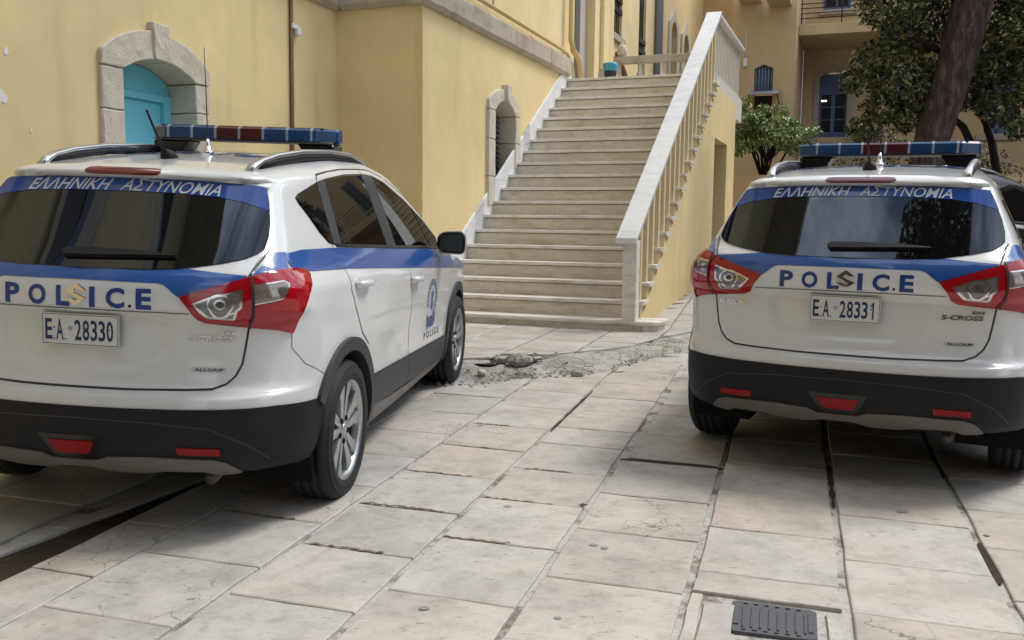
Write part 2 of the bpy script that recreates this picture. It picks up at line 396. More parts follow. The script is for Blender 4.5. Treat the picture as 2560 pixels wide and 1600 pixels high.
ground = mesh_obj('ground', V, np.stack([I, I + 1, I + nx + 1, I + nx], 1), M['ground'], smooth=True); ground['kind'] = 'structure'

# ---- paving slabs: every slab is a piece of its own under the pavement it belongs to
AZ = .2915; CA, SA = math.cos(AZ), math.sin(AZ)
def uv2w(u, v): return (v * CA + u * SA, -v * SA + u * CA)
def slab(parent, corners, clampf, zf, gap=.006):
    """corners: 4 world xy points; clampf moves points back behind a kerb line"""
    pts = []
    for i in range(4):
        a, b = corners[i], corners[(i + 1) % 4]
        for t in (0, .25, .5, .75):
            x = a[0] + (b[0] - a[0]) * t; y = a[1] + (b[1] - a[1]) * t
            j = .0035
            pts.append((x + random.uniform(-j, j), y + random.uniform(-j, j)))
    pts = [clampf(*p) for p in pts]
    q = [pts[0]]
    for p in pts[1:]:
        if math.hypot(p[0] - q[-1][0], p[1] - q[-1][1]) > .012: q.append(p)
    if math.hypot(q[0][0] - q[-1][0], q[0][1] - q[-1][1]) < .012: q.pop()
    if len(q) < 4: return
    ar = .5 * sum(q[i][0] * q[(i + 1) % len(q)][1] - q[(i + 1) % len(q)][0] * q[i][1] for i in range(len(q)))
    if abs(ar) < .012: return
    cx = sum(p[0] for p in q) / len(q); cy = sum(p[1] for p in q) / len(q)
    tx, ty, dz = random.gauss(0, .003), random.gauss(0, .003), random.gauss(0, .0012)
    n = len(q); vv = []
    def zz(x, y, o): return float(zf(x, y)) + tx * (x - cx) + ty * (y - cy) + dz + o
    rng = [(0, -.016), (0, -.0035), (.005, 0)]
    for ins, o in rng:
        for x, y in q:
            d = math.hypot(x - cx, y - cy); k = max(0, (d - ins) / d)
            xx, yy = cx + (x - cx) * k, cy + (y - cy) * k
            vv.append((xx - cx, yy - cy, zz(xx, yy, o)))
    f = [(r * n + i, r * n + (i + 1) % n, (r + 1) * n + (i + 1) % n, (r + 1) * n + i) for r in range(2) for i in range(n)]
    f.append(tuple(2 * n + i for i in range(n)))
    if ar < 0: f = [t[::-1] for t in f]
    o = mesh_obj('paving_slab', vv, f, M['slab'], parent); o.location = (cx, cy, 0); return o

pave = empty('pavement', kind='structure')
terr = empty('raised_pavement', kind='structure')
# column boundaries (v) and the row joints (u) read off the photograph, then carried on at the same pitch
def rows(listed, pitch, lo, hi):
    r = sorted(listed)
    while r[0] - pitch > lo: r.insert(0, r[0] - pitch)
    while r[-1] + pitch < hi: r.append(r[-1] + pitch)
    return r
cols = [
    (-4.46, -3.94, rows([3.3], .50, 1.2, 7.0)), (-3.94, -3.42, rows([3.05], .50, 1.2, 7.0)), (-3.42, -2.91, rows([3.25], .50, 1.2, 7.2)),
    (-2.602, -2.335, rows([2.65, 3.15], .50, 1.2, 7.3)), (-2.33, -1.828, rows([2.405, 2.905, 3.39], .505, 1.2, 7.6)),
    (-1.802, -1.332, rows([2.68, 3.165, 3.675, 4.195, 4.70, 5.2, 5.73], .505, 1.2, 7.6)),
    (-1.304, -.842, rows([2.88, 3.41, 3.92, 4.41, 4.92, 5.29, 5.665], .5, 1.2, 7.8)),
    (-.814, -.322, rows([2.66, 3.16, 3.675, 4.16, 4.72], .51, 1.2, 4.75)),
    (-.790, -.318, rows([4.785, 5.28, 5.80, 6.10, 6.55], .48, 4.78, 8.2)),
    (-.292, .197, rows([2.45, 2.66], .5, 1.2, 2.7)), (-.292, .197, [3.20, 3.385, 3.87, 4.375, 4.88, 5.38, 5.88, 6.38, 6.88, 7.38, 7.88]),
    (.232, .742, rows([3.195, 3.67, 4.2, 4.71], .5, 1.2, 8.5)), (.772, 1.29, rows([3.47, 3.98, 4.46, 4.94], .49, 1.2, 8.8)),
    (1.305, 1.82, rows([3.2], .5, 1.2, 9.0)), (1.835, 2.35, rows([3.4], .5, 1.2, 9.2)), (2.36, 2.88, rows([3.3], .5, 2.4, 9.2)), (2.89, 3.41, rows([3.1], .5, 2.9, 9.4)), (3.42, 3.94, rows([3.4], .5, 3.3, 9.6)),
]
def cl_low(x, y): return (x, min(y, float(yL(x)) - .01 + .02 * math.sin(x * 31)))
def cl_top(x, y): return (x, max(y, float(yT(x)) + .012 + .008 * math.sin(x * 23)))
WIDE = {(.232, 3.67), (.232, 4.2)}
for v0, v1, us in cols:
    for a, b in zip(us[:-1], us[1:]):
        ga, gb = random.uniform(.001, .006), random.uniform(.001, .006)
        slab(pave, [uv2w(a + ga, v0), uv2w(a + ga, v1), uv2w(b - gb, v1), uv2w(b - gb, v0)], cl_low, zlow)
# dirt-filled gaps and gum marks
def dirt(name, pts, w, mat, z=-.006):
    V, Fc = [], []
    for i, (u, v) in enumerate(pts):
        ww = w * (.45 + .75 * random.random()) / 2 * (.35 if i in (0, len(pts) - 1) else 1)
        for q in ((u, v - ww), (u, v + ww)) if abs(pts[-1][0] - pts[0][0]) > abs(pts[-1][1] - pts[0][1]) else ((u - ww, v), (u + ww, v)):
            x, y = uv2w(*q); V.append((x, y, float(zlow(x, y)) + z))
    mesh_obj(name, V, [(2 * i, 2 * i + 1, 2 * i + 3, 2 * i + 2) for i in range(len(pts) - 1)], mat, pave)
dirt('dirt_joint', [(4.755, v) for v in np.linspace(-.83, -.30, 9)], .085, M['soil'])
dirt('dirt_joint', [(u, .2145) for u in np.linspace(4.3, 5.0, 18)], .026, M['soil'])
dirt('dirt_joint', [(u, .2145) for u in np.linspace(2.4, 2.75, 8)], .035, M['soil'])
dirt('dirt_joint', [(u, .757) for u in np.linspace(3.62, 4.05, 10)], .028, M['soil'])
dirt('dirt_joint', [(u, -.307) for u in np.linspace(4.80, 6.6, 40)], .020, M['dust'])
dirt('dirt_joint', [(u, -.832) for u in np.linspace(5.35, 5.7, 16)], .014, M['dust'])
dirt('dirt_joint', [(u, -1.317) for u in np.linspace(5.2, 6.4, 12)], .018, M['soil'])
for u_, va, vb in ((3.68, -1.79, -1.40), (4.19, -1.79, -1.45), (4.70, -1.79, -1.50), (3.41, -1.30, -1.02), (3.92, -1.30, -.98), (3.17, -1.79, -1.45), (3.39, -2.31, -1.95), (4.41, -1.25, -1.0), (5.2, -1.78, -1.55)):
    dirt('dust_wedge', [(u_ + random.uniform(-.006, .012), v) for v in np.linspace(va, vb, 22)], .015, M['dust'], .0022)
for gx_, gy_, r_ in ((1.72, 4.0, .026), (.33, 3.56, .017), (.37, 3.53, .016), (-.01, 4.0, .02), (1.95, 3.72, .013), (-.28, 2.98, .018), (.16, 2.92, .014)):
    k_ = 11; c_ = [(r_ * random.uniform(.8, 1.15) * math.cos(6.283 * i / k_), .8 * r_ * random.uniform(.8, 1.15) * math.sin(6.283 * i / k_)) for i in range(k_)]
    zz0 = float(zlow(gx_, gy_)) + .0032
    o = mesh_obj('gum_mark', [(a, b, .035 * b) for a, b in c_] + [(a * .7, b * .7, .035 * b + .0006) for a, b in c_], [(i, (i + 1) % k_, k_ + (i + 1) % k_, k_ + i) for i in range(k_)] + [tuple(range(k_, 2 * k_))], M['gum'], pave); o.location = (gx_, gy_, zz0)
# slabs cut round the iron cover
MH = [(.764, 3.084), (1.025, 3.003), (.962, 2.793), (.700, 2.858)]
for q in ([uv2w(2.665, -.292), uv2w(2.665, -.252), uv2w(3.19, -.252), uv2w(3.19, -.292)],):
    slab(pave, q, lambda x, y: (x, y), zlow)
slab(pave, [uv2w(2.665, -.245), uv2w(2.665, -.145), uv2w(3.13, -.145), uv2w(3.13, -.245)], lambda x, y: (x, y), zlow)
slab(pave, [uv2w(2.665, .150), uv2w(2.665, .197), uv2w(3.165, .197), uv2w(3.165, .150)], lambda x, y: (x, y), zlow)
# raised pavement in front of the stairs
tc_ = [-4.95, -4.42, -3.90, -3.36, -2.825, -2.27, -1.725, -1.195, -.66, -.12, .42]
for k, (v0, v1) in enumerate(zip(tc_[:-1], tc_[1:])):
    off = [.0, .2, .1, .31, .0, .04, .12, .05, .22, .1][k]
    us = np.arange(5.0 + off, 11.9 + .2 * k, .36)
    for a, b in zip(us[:-1], us[1:]):
        c = [uv2w(a + .006, v0 + .009), uv2w(a + .006, v1 - .009), uv2w(b - .006, v1 - .009), uv2w(b - .006, v0 + .009)]
        if max(p[1] for p in c) < min(float(yT(p[0])) for p in c): continue
        ss = [w2sn(*p) for p in c]
        if all(s < -2.0 and n > 9.35 for s, n in ss): continue       # under the stairs
        if all(s < -4.5 for s, n in ss) and all(n > 9.0 for s, n in ss): continue
        if any(s < -5.49 for s, n in ss): continue
        if c[2][0] > 3.6: continue
        slab(terr, c, cl_top, zterr)

# broken concrete kerb between the two levels
def sstep0(t, a, b):
    u = min(1, max(0, (t - a) / (b - a))); return u * u * (3 - 2 * u)
kx = np.concatenate([np.arange(-5.4, -.8, .12), np.arange(-.8, 2.6, .035), np.arange(2.6, 4.2, .15)]); kt = np.linspace(0, 1, 15)
KV = []
for x in kx:
    a, b = float(yL(x)) - .05, float(yT(x)) + .035
    for t in kt:
        y = a + (b - a) * t
        h = noise.fractal(Vector((x * 5, y * 5, 1.3)), .8, 2.1, 5) * .026 + noise.noise(Vector((x * 22, y * 22, 4))) * .010
        hole = max(0, 1 - abs(x - .05) / .42) * max(0, 1 - abs(t - .72) / .3) * .055
        edge = min(1, t / .12) * min(1, (1 - t) / .10)
        cell = noise.cell(Vector((x * 9 + .6 * noise.noise(Vector((x * 6, y * 6, 0))), y * 9 + .6 * noise.noise(Vector((x * 6, y * 6, 7))), 2.0))) * .014
        rough = .25 + .75 * min(1, max(0, (.55 - x) / .35)) + .45 * min(1, max(0, (x - 1.0) / .3)); hole = max(0, 1 - abs(x - .0) / .42) * max(0, 1 - abs(t - .80) / .28) * .11
        KV.append((x, y, float(zg(x, y)) - .030 + edge * (.026 + rough * (h * .7 + cell * .8) - hole) - .035 * sstep0(t, .84, .94)))
m_ = len(kt); KF = [(i * m_ + j, (i + 1) * m_ + j, (i + 1) * m_ + j + 1, i * m_ + j + 1) for i in range(len(kx) - 1) for j in range(m_ - 1)]
kerb = mesh_obj('kerb', KV, KF, M['concrete'], smooth=False); kerb['kind'] = 'structure'

SV, SF = [], []
for x in np.arange(-.46, .40, .05):
    a, b = float(yL(x)) - .05, float(yT(x)) + .035; w_ = .5 + .5 * math.cos((x + .03) / .43 * math.pi)
    for t in (.90 - .24 * w_, .86 - .10 * w_, .90, .93, .97):
        y = a + (b - a) * t; SV.append((x, y, float(zg(x, y)) - .028 - (.012 if .8 < t < .95 else 0) + .010 * noise.noise(Vector((x * 30, y * 30, 3)))))
n_ = len(SV) // 5; SF = [(i * 5 + j, i * 5 + 5 + j, i * 5 + 6 + j, i * 5 + 1 + j) for i in range(n_ - 1) for j in range(4)]
o = mesh_obj('crevice_shade', SV, SF, M['soil']); o['kind'] = 'structure'  # dark sheet that paints the shade of the hole under the slab edges
def rock(name, loc, size, mat, label=None, cat=None, group=None, seed=0):
    bm = bmesh.new(); bmesh.ops.create_icosphere(bm, subdivisions=2, radius=1)
    for v in bm.verts:
        k = 1 + .35 * noise.noise(v.co * 1.3 + Vector((seed * 7.1, 0, 0))) + .15 * noise.noise(v.co * 3.1 + Vector((0, seed * 3.3, 0)))
        v.co = Vector((v.co.x * size[0] * k, v.co.y * size[1] * k, v.co.z * size[2] * k))
    o = bm_obj(name, bm, mat); o.location = loc; tag(o, label, cat, group); return o
def gz(x, y): return float(zg(x, y))
rock('concrete_chunk', (.50, 6.98, gz(.5, 6.98) + .02), (.05, .035, .03), M['concrete'], 'dark loose stone lying alone at the foot of the broken kerb', 'stone', 'loose stones by the kerb', 1)
rock('concrete_chunk', (.06, 7.24, gz(.06, 7.24) + .03), (.11, .09, .06), M['concrete'], 'large grey concrete lump broken out of the middle of the kerb', 'stone', 'loose stones by the kerb', 2)
rock('concrete_chunk', (-.22, 6.86, gz(-.22, 6.86) + .02), (.035, .03, .028), M['stone'], 'small pale stone in the kerb rubble beside the front wheel', 'stone', 'loose stones by the kerb', 3)
rock('concrete_chunk', (.83, 7.16, gz(.83, 7.16) + .006), (.035, .02, .014), M['stone'], 'small flat pale flake on the slabs below the mossy kerb', 'stone', 'loose stones by the kerb', 4)
rb = bmesh.new()
for i in range(260):
    x = random.uniform(-.75, 1.7); y = float(yL(x)) + random.gauss(0, .05); r = random.uniform(.004, .014)
    if random.random() < .4: x = random.gauss(.12, .2); y = random.uniform(float(yL(x)), float(yT(x)) - .05)
    mt = Matrix.Translation((x, y, gz(x, y) + r * .3 + (.012 if y > yL(x) else 0))) @ Matrix.Rotation(random.uniform(0, 6), 4, 'Z') @ Matrix.Diagonal((r * random.uniform(.8, 1.8), r, r * .7, 1))
    bmesh.ops.create_icosphere(rb, subdivisions=1, radius=1, matrix=mt)
o = bm_obj('rubble', rb, M['concrete']); o['kind'] = 'stuff'

# drain channel at the left edge with a thin stone lip
cV, cF = [], []
for i, y in enumerate(np.linspace(1.5, 4.9, 100)):
    xr = .324 * y - 2.81; xl = min(.476 * y - 3.52 if y > 3 else .36 * y - 3.17, xr - .02)
    for t in (0, .3, .7, 1):
        x = xl + (xr - xl) * t
        cV.append((x, y, float(zlow(x, y)) - .010 + (-.010 + .016 * noise.noise(Vector((x * 22, y * 14, 0))) if t in (.3, .7) else -.002)))
cF = [(4 * i + j, 4 * i + j + 1, 4 * i + j + 5, 4 * i + j + 4) for i in range(99) for j in range(3)]
chan = mesh_obj('drain_channel', cV, cF, M['soil']); chan['kind'] = 'structure'
lip = empty('channel_edging', kind='structure')
for k in range(6):
    a, b = 1.6 + k * .52, 1.6 + k * .52 + .51
    q = []
    for y, dx in ((a, -.085), (a, -.012), (b, -.012), (b, -.085)):
        xl = .476 * y - 3.52 if y > 3 else .36 * y - 3.17
        q.append((xl + dx, y))
    slab(lip, q, lambda x, y: (x, y), zlow)

# iron cover in the pavement
def mhp(a, b, z=0):
    x = MH[0][0] * (1 - a) * (1 - b) + MH[1][0] * a * (1 - b) + MH[2][0] * a * b + MH[3][0] * (1 - a) * b
    y = MH[0][1] * (1 - a) * (1 - b) + MH[1][1] * a * (1 - b) + MH[2][1] * a * b + MH[3][1] * (1 - a) * b
    return (x, y, float(zlow(x, y)) + z)
cov = empty('drain_cover', 'dark iron drain cover with raised ribs set in the paving at the bottom right', 'drain cover', loc=mhp(.5, .5))
def quad_prism(bm, a0, a1, b0, b1, z0, z1, r=0):
    c = [(a0, b0), (a1, b0), (a1, b1), (a0, b1)] if not r else [(a0 + r, b0), (a1 - r, b0), (a1 - r * .3, b0 + r * .3), (a1, b0 + r), (a1, b1 - r), (a1 - r * .3, b1 - r * .3), (a1 - r, b1), (a0 + r, b1), (a0 + r * .3, b1 - r * .3), (a0, b1 - r), (a0, b0 + r), (a0 + r * .3, b0 + r * .3)]
    ctr = Vector(mhp(.5, .5))
    A = [bm.verts.new(Vector(mhp(*p, z0)) - ctr) for p in c]; B = [bm.verts.new(Vector(mhp(*p, z1)) - ctr) for p in c]; n = len(c)
    fs = [bm.faces.new(B)] + [bm.faces.new((A[i], A[(i + 1) % n], B[(i + 1) % n], B[i])) for i in range(n)]
    bmesh.ops.recalc_face_normals(bm, faces=fs)
bm = bmesh.new(); quad_prism(bm, 0, 1, 0, 1, -.02, -.001, .09); bm_obj('plate', bm, M['iron'], cov)
for k in range(8):
    bm = bmesh.new(); a = .14 + k * .102; quad_prism(bm, a, a + .022, .2, .86, -.002, .0035); bm_obj('rib', bm, M['iron'], cov)
for a in (.04, .9):
    bm = bmesh.new(); quad_prism(bm, a, a + .06, .2, .8, -.002, .003); bm_obj('end_bar', bm, M['iron'], cov)
for b in (.08, .93):
    for k in range(6):
        bm = bmesh.new(); a = .14 + k * .125; quad_prism(bm, a, a + .05, b - .012, b + .012, -.002, .003); bm_obj('stud', bm, M['iron'], cov)

# small leaf and dry twig on the paving
lf = mesh_obj('dry_leaf', [(0, 0, .004), (.025, .01, .010), (.05, .002, .005), (.026, -.012, .003), (.0255, -.001, .007)], [(0, 4, 1), (1, 4, 2), (0, 3, 4), (4, 3, 2)], M['dark_wood'])
lf.location = (.30, 4.02, gz(.30, 4.02) + .002); tag(lf, 'dark curled dry leaf on a pinkish slab in the middle of the paving', 'leaf')

# ================================================================= YELLOW BUILDING (left), local axes s (to the right), n (away)
bld = empty('yellow_building', 'yellow plastered building with limestone cornice, turquoise door and arched window at the left', 'building', rotz=-TH)
SAw, SC_, NB = -5.487, -4.45, 9.064
def fz(s, n, d=.25): x, y = sn2w(s, n); return gz(x, y) - d
def quadwall(name, pts, mat, thick, axis, at, parent=bld):
    """flat wall slab: pts in (along, z); axis 's': plane at constant s; 'n': plane at constant n; body goes behind"""
    if axis == 's': return prism(name, pts, 'x', at - thick, at, mat, parent)
    return prism(name, [(a, z) for a, z in pts], 'y', at, at + thick, mat, parent)
def arc(n0, n1, zs, zc, k=9):
    """points of a segmental arch from n1 back to n0"""
    mid, hw, rise = (n0 + n1) / 2, (n1 - n0) / 2, zc - zs
    R = (hw * hw + rise * rise) / (2 * rise); a0 = math.asin(min(1, hw / R))
    return [(mid + R * math.sin(a), zc - R + R * math.cos(a)) for a in np.linspace(a0, -a0, k)]
# wall A, with the door opening
dn0, dn1, dzs, dzc = 5.871, 6.705, 2.545, 2.672
quadwall('wall', [(-8, -1.2), (dn0 - .04, -1.2), (dn0 - .04, dzs + .02)] + arc(dn0 - .04, dn1 + .04, dzs + .02, dzc + .05)[::-1][1:5] + [((dn0 + dn1) / 2, 3.66), (-8, 3.66)], M['plaster'], .5, 's', SAw)
quadwall('wall', [(dn1 + .04, -1.2), (NB + .5, -1.2), (NB + .5, 3.66), ((dn0 + dn1) / 2, 3.66)] + arc(dn0 - .04, dn1 + .04, dzs + .02, dzc + .05)[::-1][4:-1] + [(dn1 + .04, dzs + .02)], M['plaster'], .5, 's', SAw)
# wall B
quadwall('wall', [(SAw - .45, -1), (SC_ - .002, -1), (SC_ - .002, 3.66), (SAw - .45, 3.66)], M['plaster'], .5, 'n', NB)
# wall C with the window opening
wn0, wn1, wzb, wzs, wzc = 11.05, 11.775, 1.98, 2.80, 2.955
wm = (wn0 + wn1) / 2
quadwall('wall', [(NB + .003, -1), (wm, -1), (wm, wzb - .4), (wn0 - .03, wzb - .4), (wn0 - .03, wzs + .02)] + arc(wn0 - .03, wn1 + .03, wzs + .02, wzc + .04)[::-1][1:5] + [(wm, 3.66), (NB + .003, 3.66)], M['plaster'], .5, 's', SC_)
quadwall('wall', [(wm, -1), (14.35, -1), (14.35, 3.66), (wm, 3.66)] + arc(wn0 - .03, wn1 + .03, wzs + .02, wzc + .04)[::-1][4:-1] + [(wn1 + .03, wzs + .02), (wn1 + .03, wzb - .4), (wm, wzb - .4)], M['plaster'], .5, 's', SC_)
# upper storey, set back a little, and the far wing beyond the landing
UP = M['plaster_up']
quadwall('wall', [(-8, 3.60), (NB + .5, 3.60), (NB + .5, 14.5), (-8, 14.5)], UP, .5, 's', SAw - .05)
quadwall('wall', [(SAw - .5, 3.60), (SC_ - .06, 3.60), (SC_ - .06, 14.5), (SAw - .5, 14.5)], UP, .5, 'n', NB + .05)
quadwall('wall', [(NB + .06, 3.60), (14.62, 3.60), (14.62, 14.5), (NB + .06, 14.5)], UP, .5, 's', SC_ - .055)
prism('eaves', [(-8, 14.5), (14.6, 14.5), (14.6, 14.8), (-8, 14.8)], 'x', SAw - 5, SC_ + .45, M['stone_dark'], bld)
# unseen upper windows of wall A, added to break up the rear window reflections
for z0 in (4.9, 9.3):
    for n0_ in (-5.6, -3.2, -.8, 1.6, 4.0, 6.4):
        box('window_pane', SAw - .06, SAw - .045, n0_, n0_ + 1.05, z0, z0 + 2.3, M['dark_glass'], bld)
        for q in ((n0_ - .16, n0_ - .002, z0 - .15, z0 + 2.45), (n0_ + 1.052, n0_ + 1.21, z0 - .15, z0 + 2.45), (n0_ - .0, n0_ + 1.05, z0 + 2.302, z0 + 2.45), (n0_, n0_ + 1.05, z0 - .15, z0 - .002)):
            box('window_surround', SAw - .06, SAw + .0, *q, M['stone'], bld)
        for a in (.0, .49, .99): box('window_frame', SAw - .044, SAw - .02, n0_ + a, n0_ + a + .06, z0, z0 + 2.3, M['blue_wood'], bld)
        for a in (.7, 1.5): box('glazing_bar', SAw - .0435, SAw - .025, n0_ + .061, n0_ + .489, z0 + a, z0 + a + .05, M['blue_wood'], bld)
# cornice: single limestone blocks
def cornice_run(axis, a0, a1, at, lens):
    a = a0; k = 0
    while a < a1 - .02:
        b = min(a + lens[k % len(lens)], a1); k += 1
        top = 3.93 + random.uniform(-.012, .012); pr = .075 + random.uniform(-.006, .006)
        sec = [(-.1, 3.655), (.035, 3.655), (pr, 3.70), (pr, top - .03), (pr - .03, top), (-.1, top + .015)]
        bm = bmesh.new()
        add_prism(bm, sec, 'y', a + .003, b - .003)
        if axis == 's':      # block sticks out towards +s
            for v in bm.verts: v.co.x += at
        else:                # block sticks out towards -n, running along s
            for v in bm.verts: v.co = Vector((v.co.y, at - v.co.x, v.co.z))
            bmesh.ops.reverse_faces(bm, faces=bm.faces)
        bmesh.ops.subdivide_edges(bm, edges=[e for e in bm.edges if e.calc_length() > .25], cuts=4)
        for v in bm.verts:
            v.co += Vector((1, 1, 1)) * .007 * noise.noise(v.co * 9)
        bm_obj('cornice_stone', bm, M['stone_dark'], bld); a = b
cornice_run('s', 2.4, NB - .002, SAw, [.9, .7, 1.0, .8]); cornice_run('n', SAw + .08, SC_, NB, [.33, .42, .30]); cornice_run('s', NB - .075, 14.12, SC_, [.55, .75, .5, .9, .62, .8, .45])
# moulding pipe above the cornice with its branch, and the pair of pipes at the corner
tube('conduit', [(SC_ + .03, 9.3, 4.04), (SC_ + .03, 13.72, 4.02), (SC_ + .03, 14.02, 4.0), (SC_ + .04, 14.22, 3.88), (SC_ + .04, 14.34, 3.62)], .028, M['yellow_pipe'], bld)
tube('conduit', [(SC_ + .01, 11.0, 4.06), (SC_ + .01, 11.0, 8)], .012, M['yellow_pipe'], bld)
tube('downpipe', [(SC_ + .05, 14.12, 9), (SC_ + .05, 14.12, 4.22), (SC_ + .06, 14.2, 4.08), (SC_ + .09, 14.38, 4.0), (SC_ + .10, 14.46, 3.88), (SC_ + .10, 14.5, 3.6)], .045, M['yellow_pipe'], bld)
for z in (5.2, 7.4): box('pipe_clip', SC_ - .06, SC_ + .09, 14.07, 14.17, z, z + .03, M['grey_pipe'], bld)
# rust brown pipe on wall A with its bracket
tube('downpipe', [(SAw + .02, 8.17, .1), (SAw + .02, 8.175, 3.68)], .021, M['brown_pipe'], bld)
bm = bmesh.new(); add_box(bm, SAw, SAw + .05, 8.16, 8.27, 3.30, 3.35, .006); add_box(bm, SAw + .01, SAw + .07, 8.22, 8.29, 3.24, 3.32, .01); bm_obj('pipe_bracket', bm, M['white_paint'], bld)
# flaking patches on the plaster
for cy_, cz_, r_ in ((4.77, 2.19, .06), (4.83, 2.50, .026), (5.01, 1.99, .016)):
    q = [(cy_ + r_ * math.cos(a) * random.uniform(.35, 1.2), cz_ + 1.3 * r_ * math.sin(a) * random.uniform(.4, 1.2)) for a in np.linspace(0, 2 * math.pi, 11)[:-1]]
    prism('bare_patch', q, 'x', SAw + .001, SAw + .004, M['white_paint'], bld)

def stone(pts, out, at, parent=bld, mat=None, back=.42):
    bm = bmesh.new(); add_prism(bm, pts, 'x', at - back, at + out, .008)
    bmesh.ops.subdivide_edges(bm, edges=[e for e in bm.edges if e.calc_length() > .12], cuts=2, use_grid_fill=True)
    for v in bm.verts:
        if v.co.x > at - .1: v.co.x += .010 * noise.noise(v.co * 11); v.co.y += .006 * noise.noise(v.co * 8 + Vector((3, 0, 0)))
    return bm_obj('surround_stone', bm, mat or M['stone'], parent)
# door surround
for a, b, outs in ((5.642, dn0, 0), (dn1, 6.892, 0)):
    zz_ = [-.4, .35, .80, 1.32, 1.80, 2.22, dzs] if a < 6 else [-.4, .40, .95, 1.45, 1.92, 2.30, dzs]
    for z0, z1 in zip(zz_[:-1], zz_[1:]): stone([(a, z0 + .004), (b, z0 + .004), (b, z1 - .004), (a, z1 - .004)], .035 + random.uniform(-.006, .006), SAw)
ai = arc(dn0, dn1, dzs, dzc, 13)[::-1]; ao = arc(5.642, 6.892, 2.665, 2.895, 13)[::-1]
stone([(5.642, dzs + .004)] + [(dn0, dzs + .004)] + ai[1:6] + [(ai[6][0] - .085, ai[6][1])] + [(6.19, 2.893)] + ao[1:6][::-1] + [ao[0]], .04, SAw)
stone([(dn1, dzs + .004), (6.892, dzs + .004), ao[12]] + ao[7:12][::-1] + [(6.36, 2.892)] + [(6.36, ai[6][1])] + ai[7:12], .04, SAw)
stone([(6.20, 2.668), (6.352, 2.668), (6.375, 2.955), (6.175, 2.965)], .06, SAw)
# recessed turquoise door
box('door', SAw - .31, SAw - .27, dn0 + .005, dn1 - .09, -.2, 2.38, M['blue_door'], bld, .004)
bm = bmesh.new(); add_box(bm, SAw - .30, SAw - .23, dn1 - .09, dn1 + .0, -.2, 2.44, .004); add_box(bm, SAw - .30, SAw - .23, dn0, dn1 - .092, 2.383, 2.44, .004)
bm_obj('door_frame', bm, M['blue_door'], bld)
prism('door_transom', [(dn0, 2.442), (dn1, 2.442), (dn1, 2.53)] + arc(dn0, dn1, 2.53, 2.66) + [(dn0, 2.53)], 'x', SAw - .31, SAw - .26, M['blue_door'], bld)
bm = bmesh.new(); add_box(bm, SAw - .268, SAw - .26, dn1 - .17, dn1 - .13, 1.25, 1.45, .002); bm_obj('door_handle', bm, M['dark_metal'], bld)
# window surround on wall C
for a, b in ((10.84, wn0), (wn1, 11.95)):
    zz_ = [1.62, 1.98, 2.44, wzs] if a < 11 else [2.12, 2.45, wzs]
    for z0, z1 in zip(zz_[:-1], zz_[1:]): stone([(a, z0 + .003), (b, z0 + .003), (b, z1 - .003), (a, z1 - .003)], .045, SC_)
ai = arc(wn0, wn1, wzs, wzc, 13)[::-1]; ao = arc(10.84, 11.95, 2.92, 3.10, 13)[::-1]
stone([(10.84, wzs + .003), (wn0, wzs + .003)] + ai[1:6] + [(11.35, wzc - .005), (11.35, 3.095)] + ao[1:6][::-1] + [ao[0]], .045, SC_)
stone([(wn1, wzs + .003), (11.95, wzs + .003), ao[12]] + ao[7:12][::-1] + [(11.47, 3.095), (11.47, wzc - .005)] + ai[7:12], .045, SC_)
stone([(11.355, 2.955), (11.465, 2.955), (11.475, 3.15), (11.345, 3.16)], .09, SC_)
box('window_sill', SC_ - .38, SC_ + .03, wn0 - .03, wn1 + .0, 1.945, 1.98, M['marble_rail'], bld, .005)
box('sill_stone', SC_ - .3, SC_ + .025, wn0 + .003, wn1 - .003, 1.55, 1.943, M['stone_dark'], bld, .008)
box('window_reveal', SC_ - .42, SC_ - .02, wn1 + .001, wn1 + .029, 1.6, 2.117, M['stone_dark'], bld)
box('window_pane', SC_ - .27, SC_ - .25, wn0, wn1, 1.98, wzc, M['dark_metal'], bld)
for k in range(13):
    z = 2.0 + k * .066
    o = box('louvre_slat', -.03, .03, wn0 + .02, wn1 - .02, -.004, .004, M['dark_metal'], bld); o.location = (SC_ - .20, 0, z); o.rotation_euler = (0, .7, 0)

# far wing beyond the landing: door, pilaster, barred windows, drain pipe, two small arched windows
FW = SC_
def wing(a, b, z0, z1, nm='wall', mat=UP, t=.5, at=FW): return quadwall(nm, [(a, z0), (b, z0), (b, z1), (a, z1)], mat, t, 's', at)
wing(15.22, 15.62, 3.62, 11, 'door_reveal', M['plaster_grey'], .3, FW - .14); wing(15.62, 16.75, 3.62, 11)
wing(14.62, 15.22, 3.62, 9.5, 'door', M['dark_wood'], .06, FW - .25); wing(14.62, 15.62, 9.5, 11); wing(14.62, 15.62, 3.62, 9.5, 'wall', M['dark_wood'], .2, FW - .32)
for a in (14.64, 14.9, 15.16): wing(a, a + .05, 3.62, 9.5, 'door_stile', M['grey_pipe'], .05, FW - .20)
prism('pilaster', [(15.95, 4.06), (16.62, 4.06), (16.62, 11), (15.95, 11)], 'x', FW, FW + .07, UP, bld, .01)
prism('pilaster_plinth', [(15.80, 3.62), (16.72, 3.62), (16.66, 4.05), (15.92, 4.05)], 'x', FW, FW + .12, M['plaster_grey'], bld, .01)
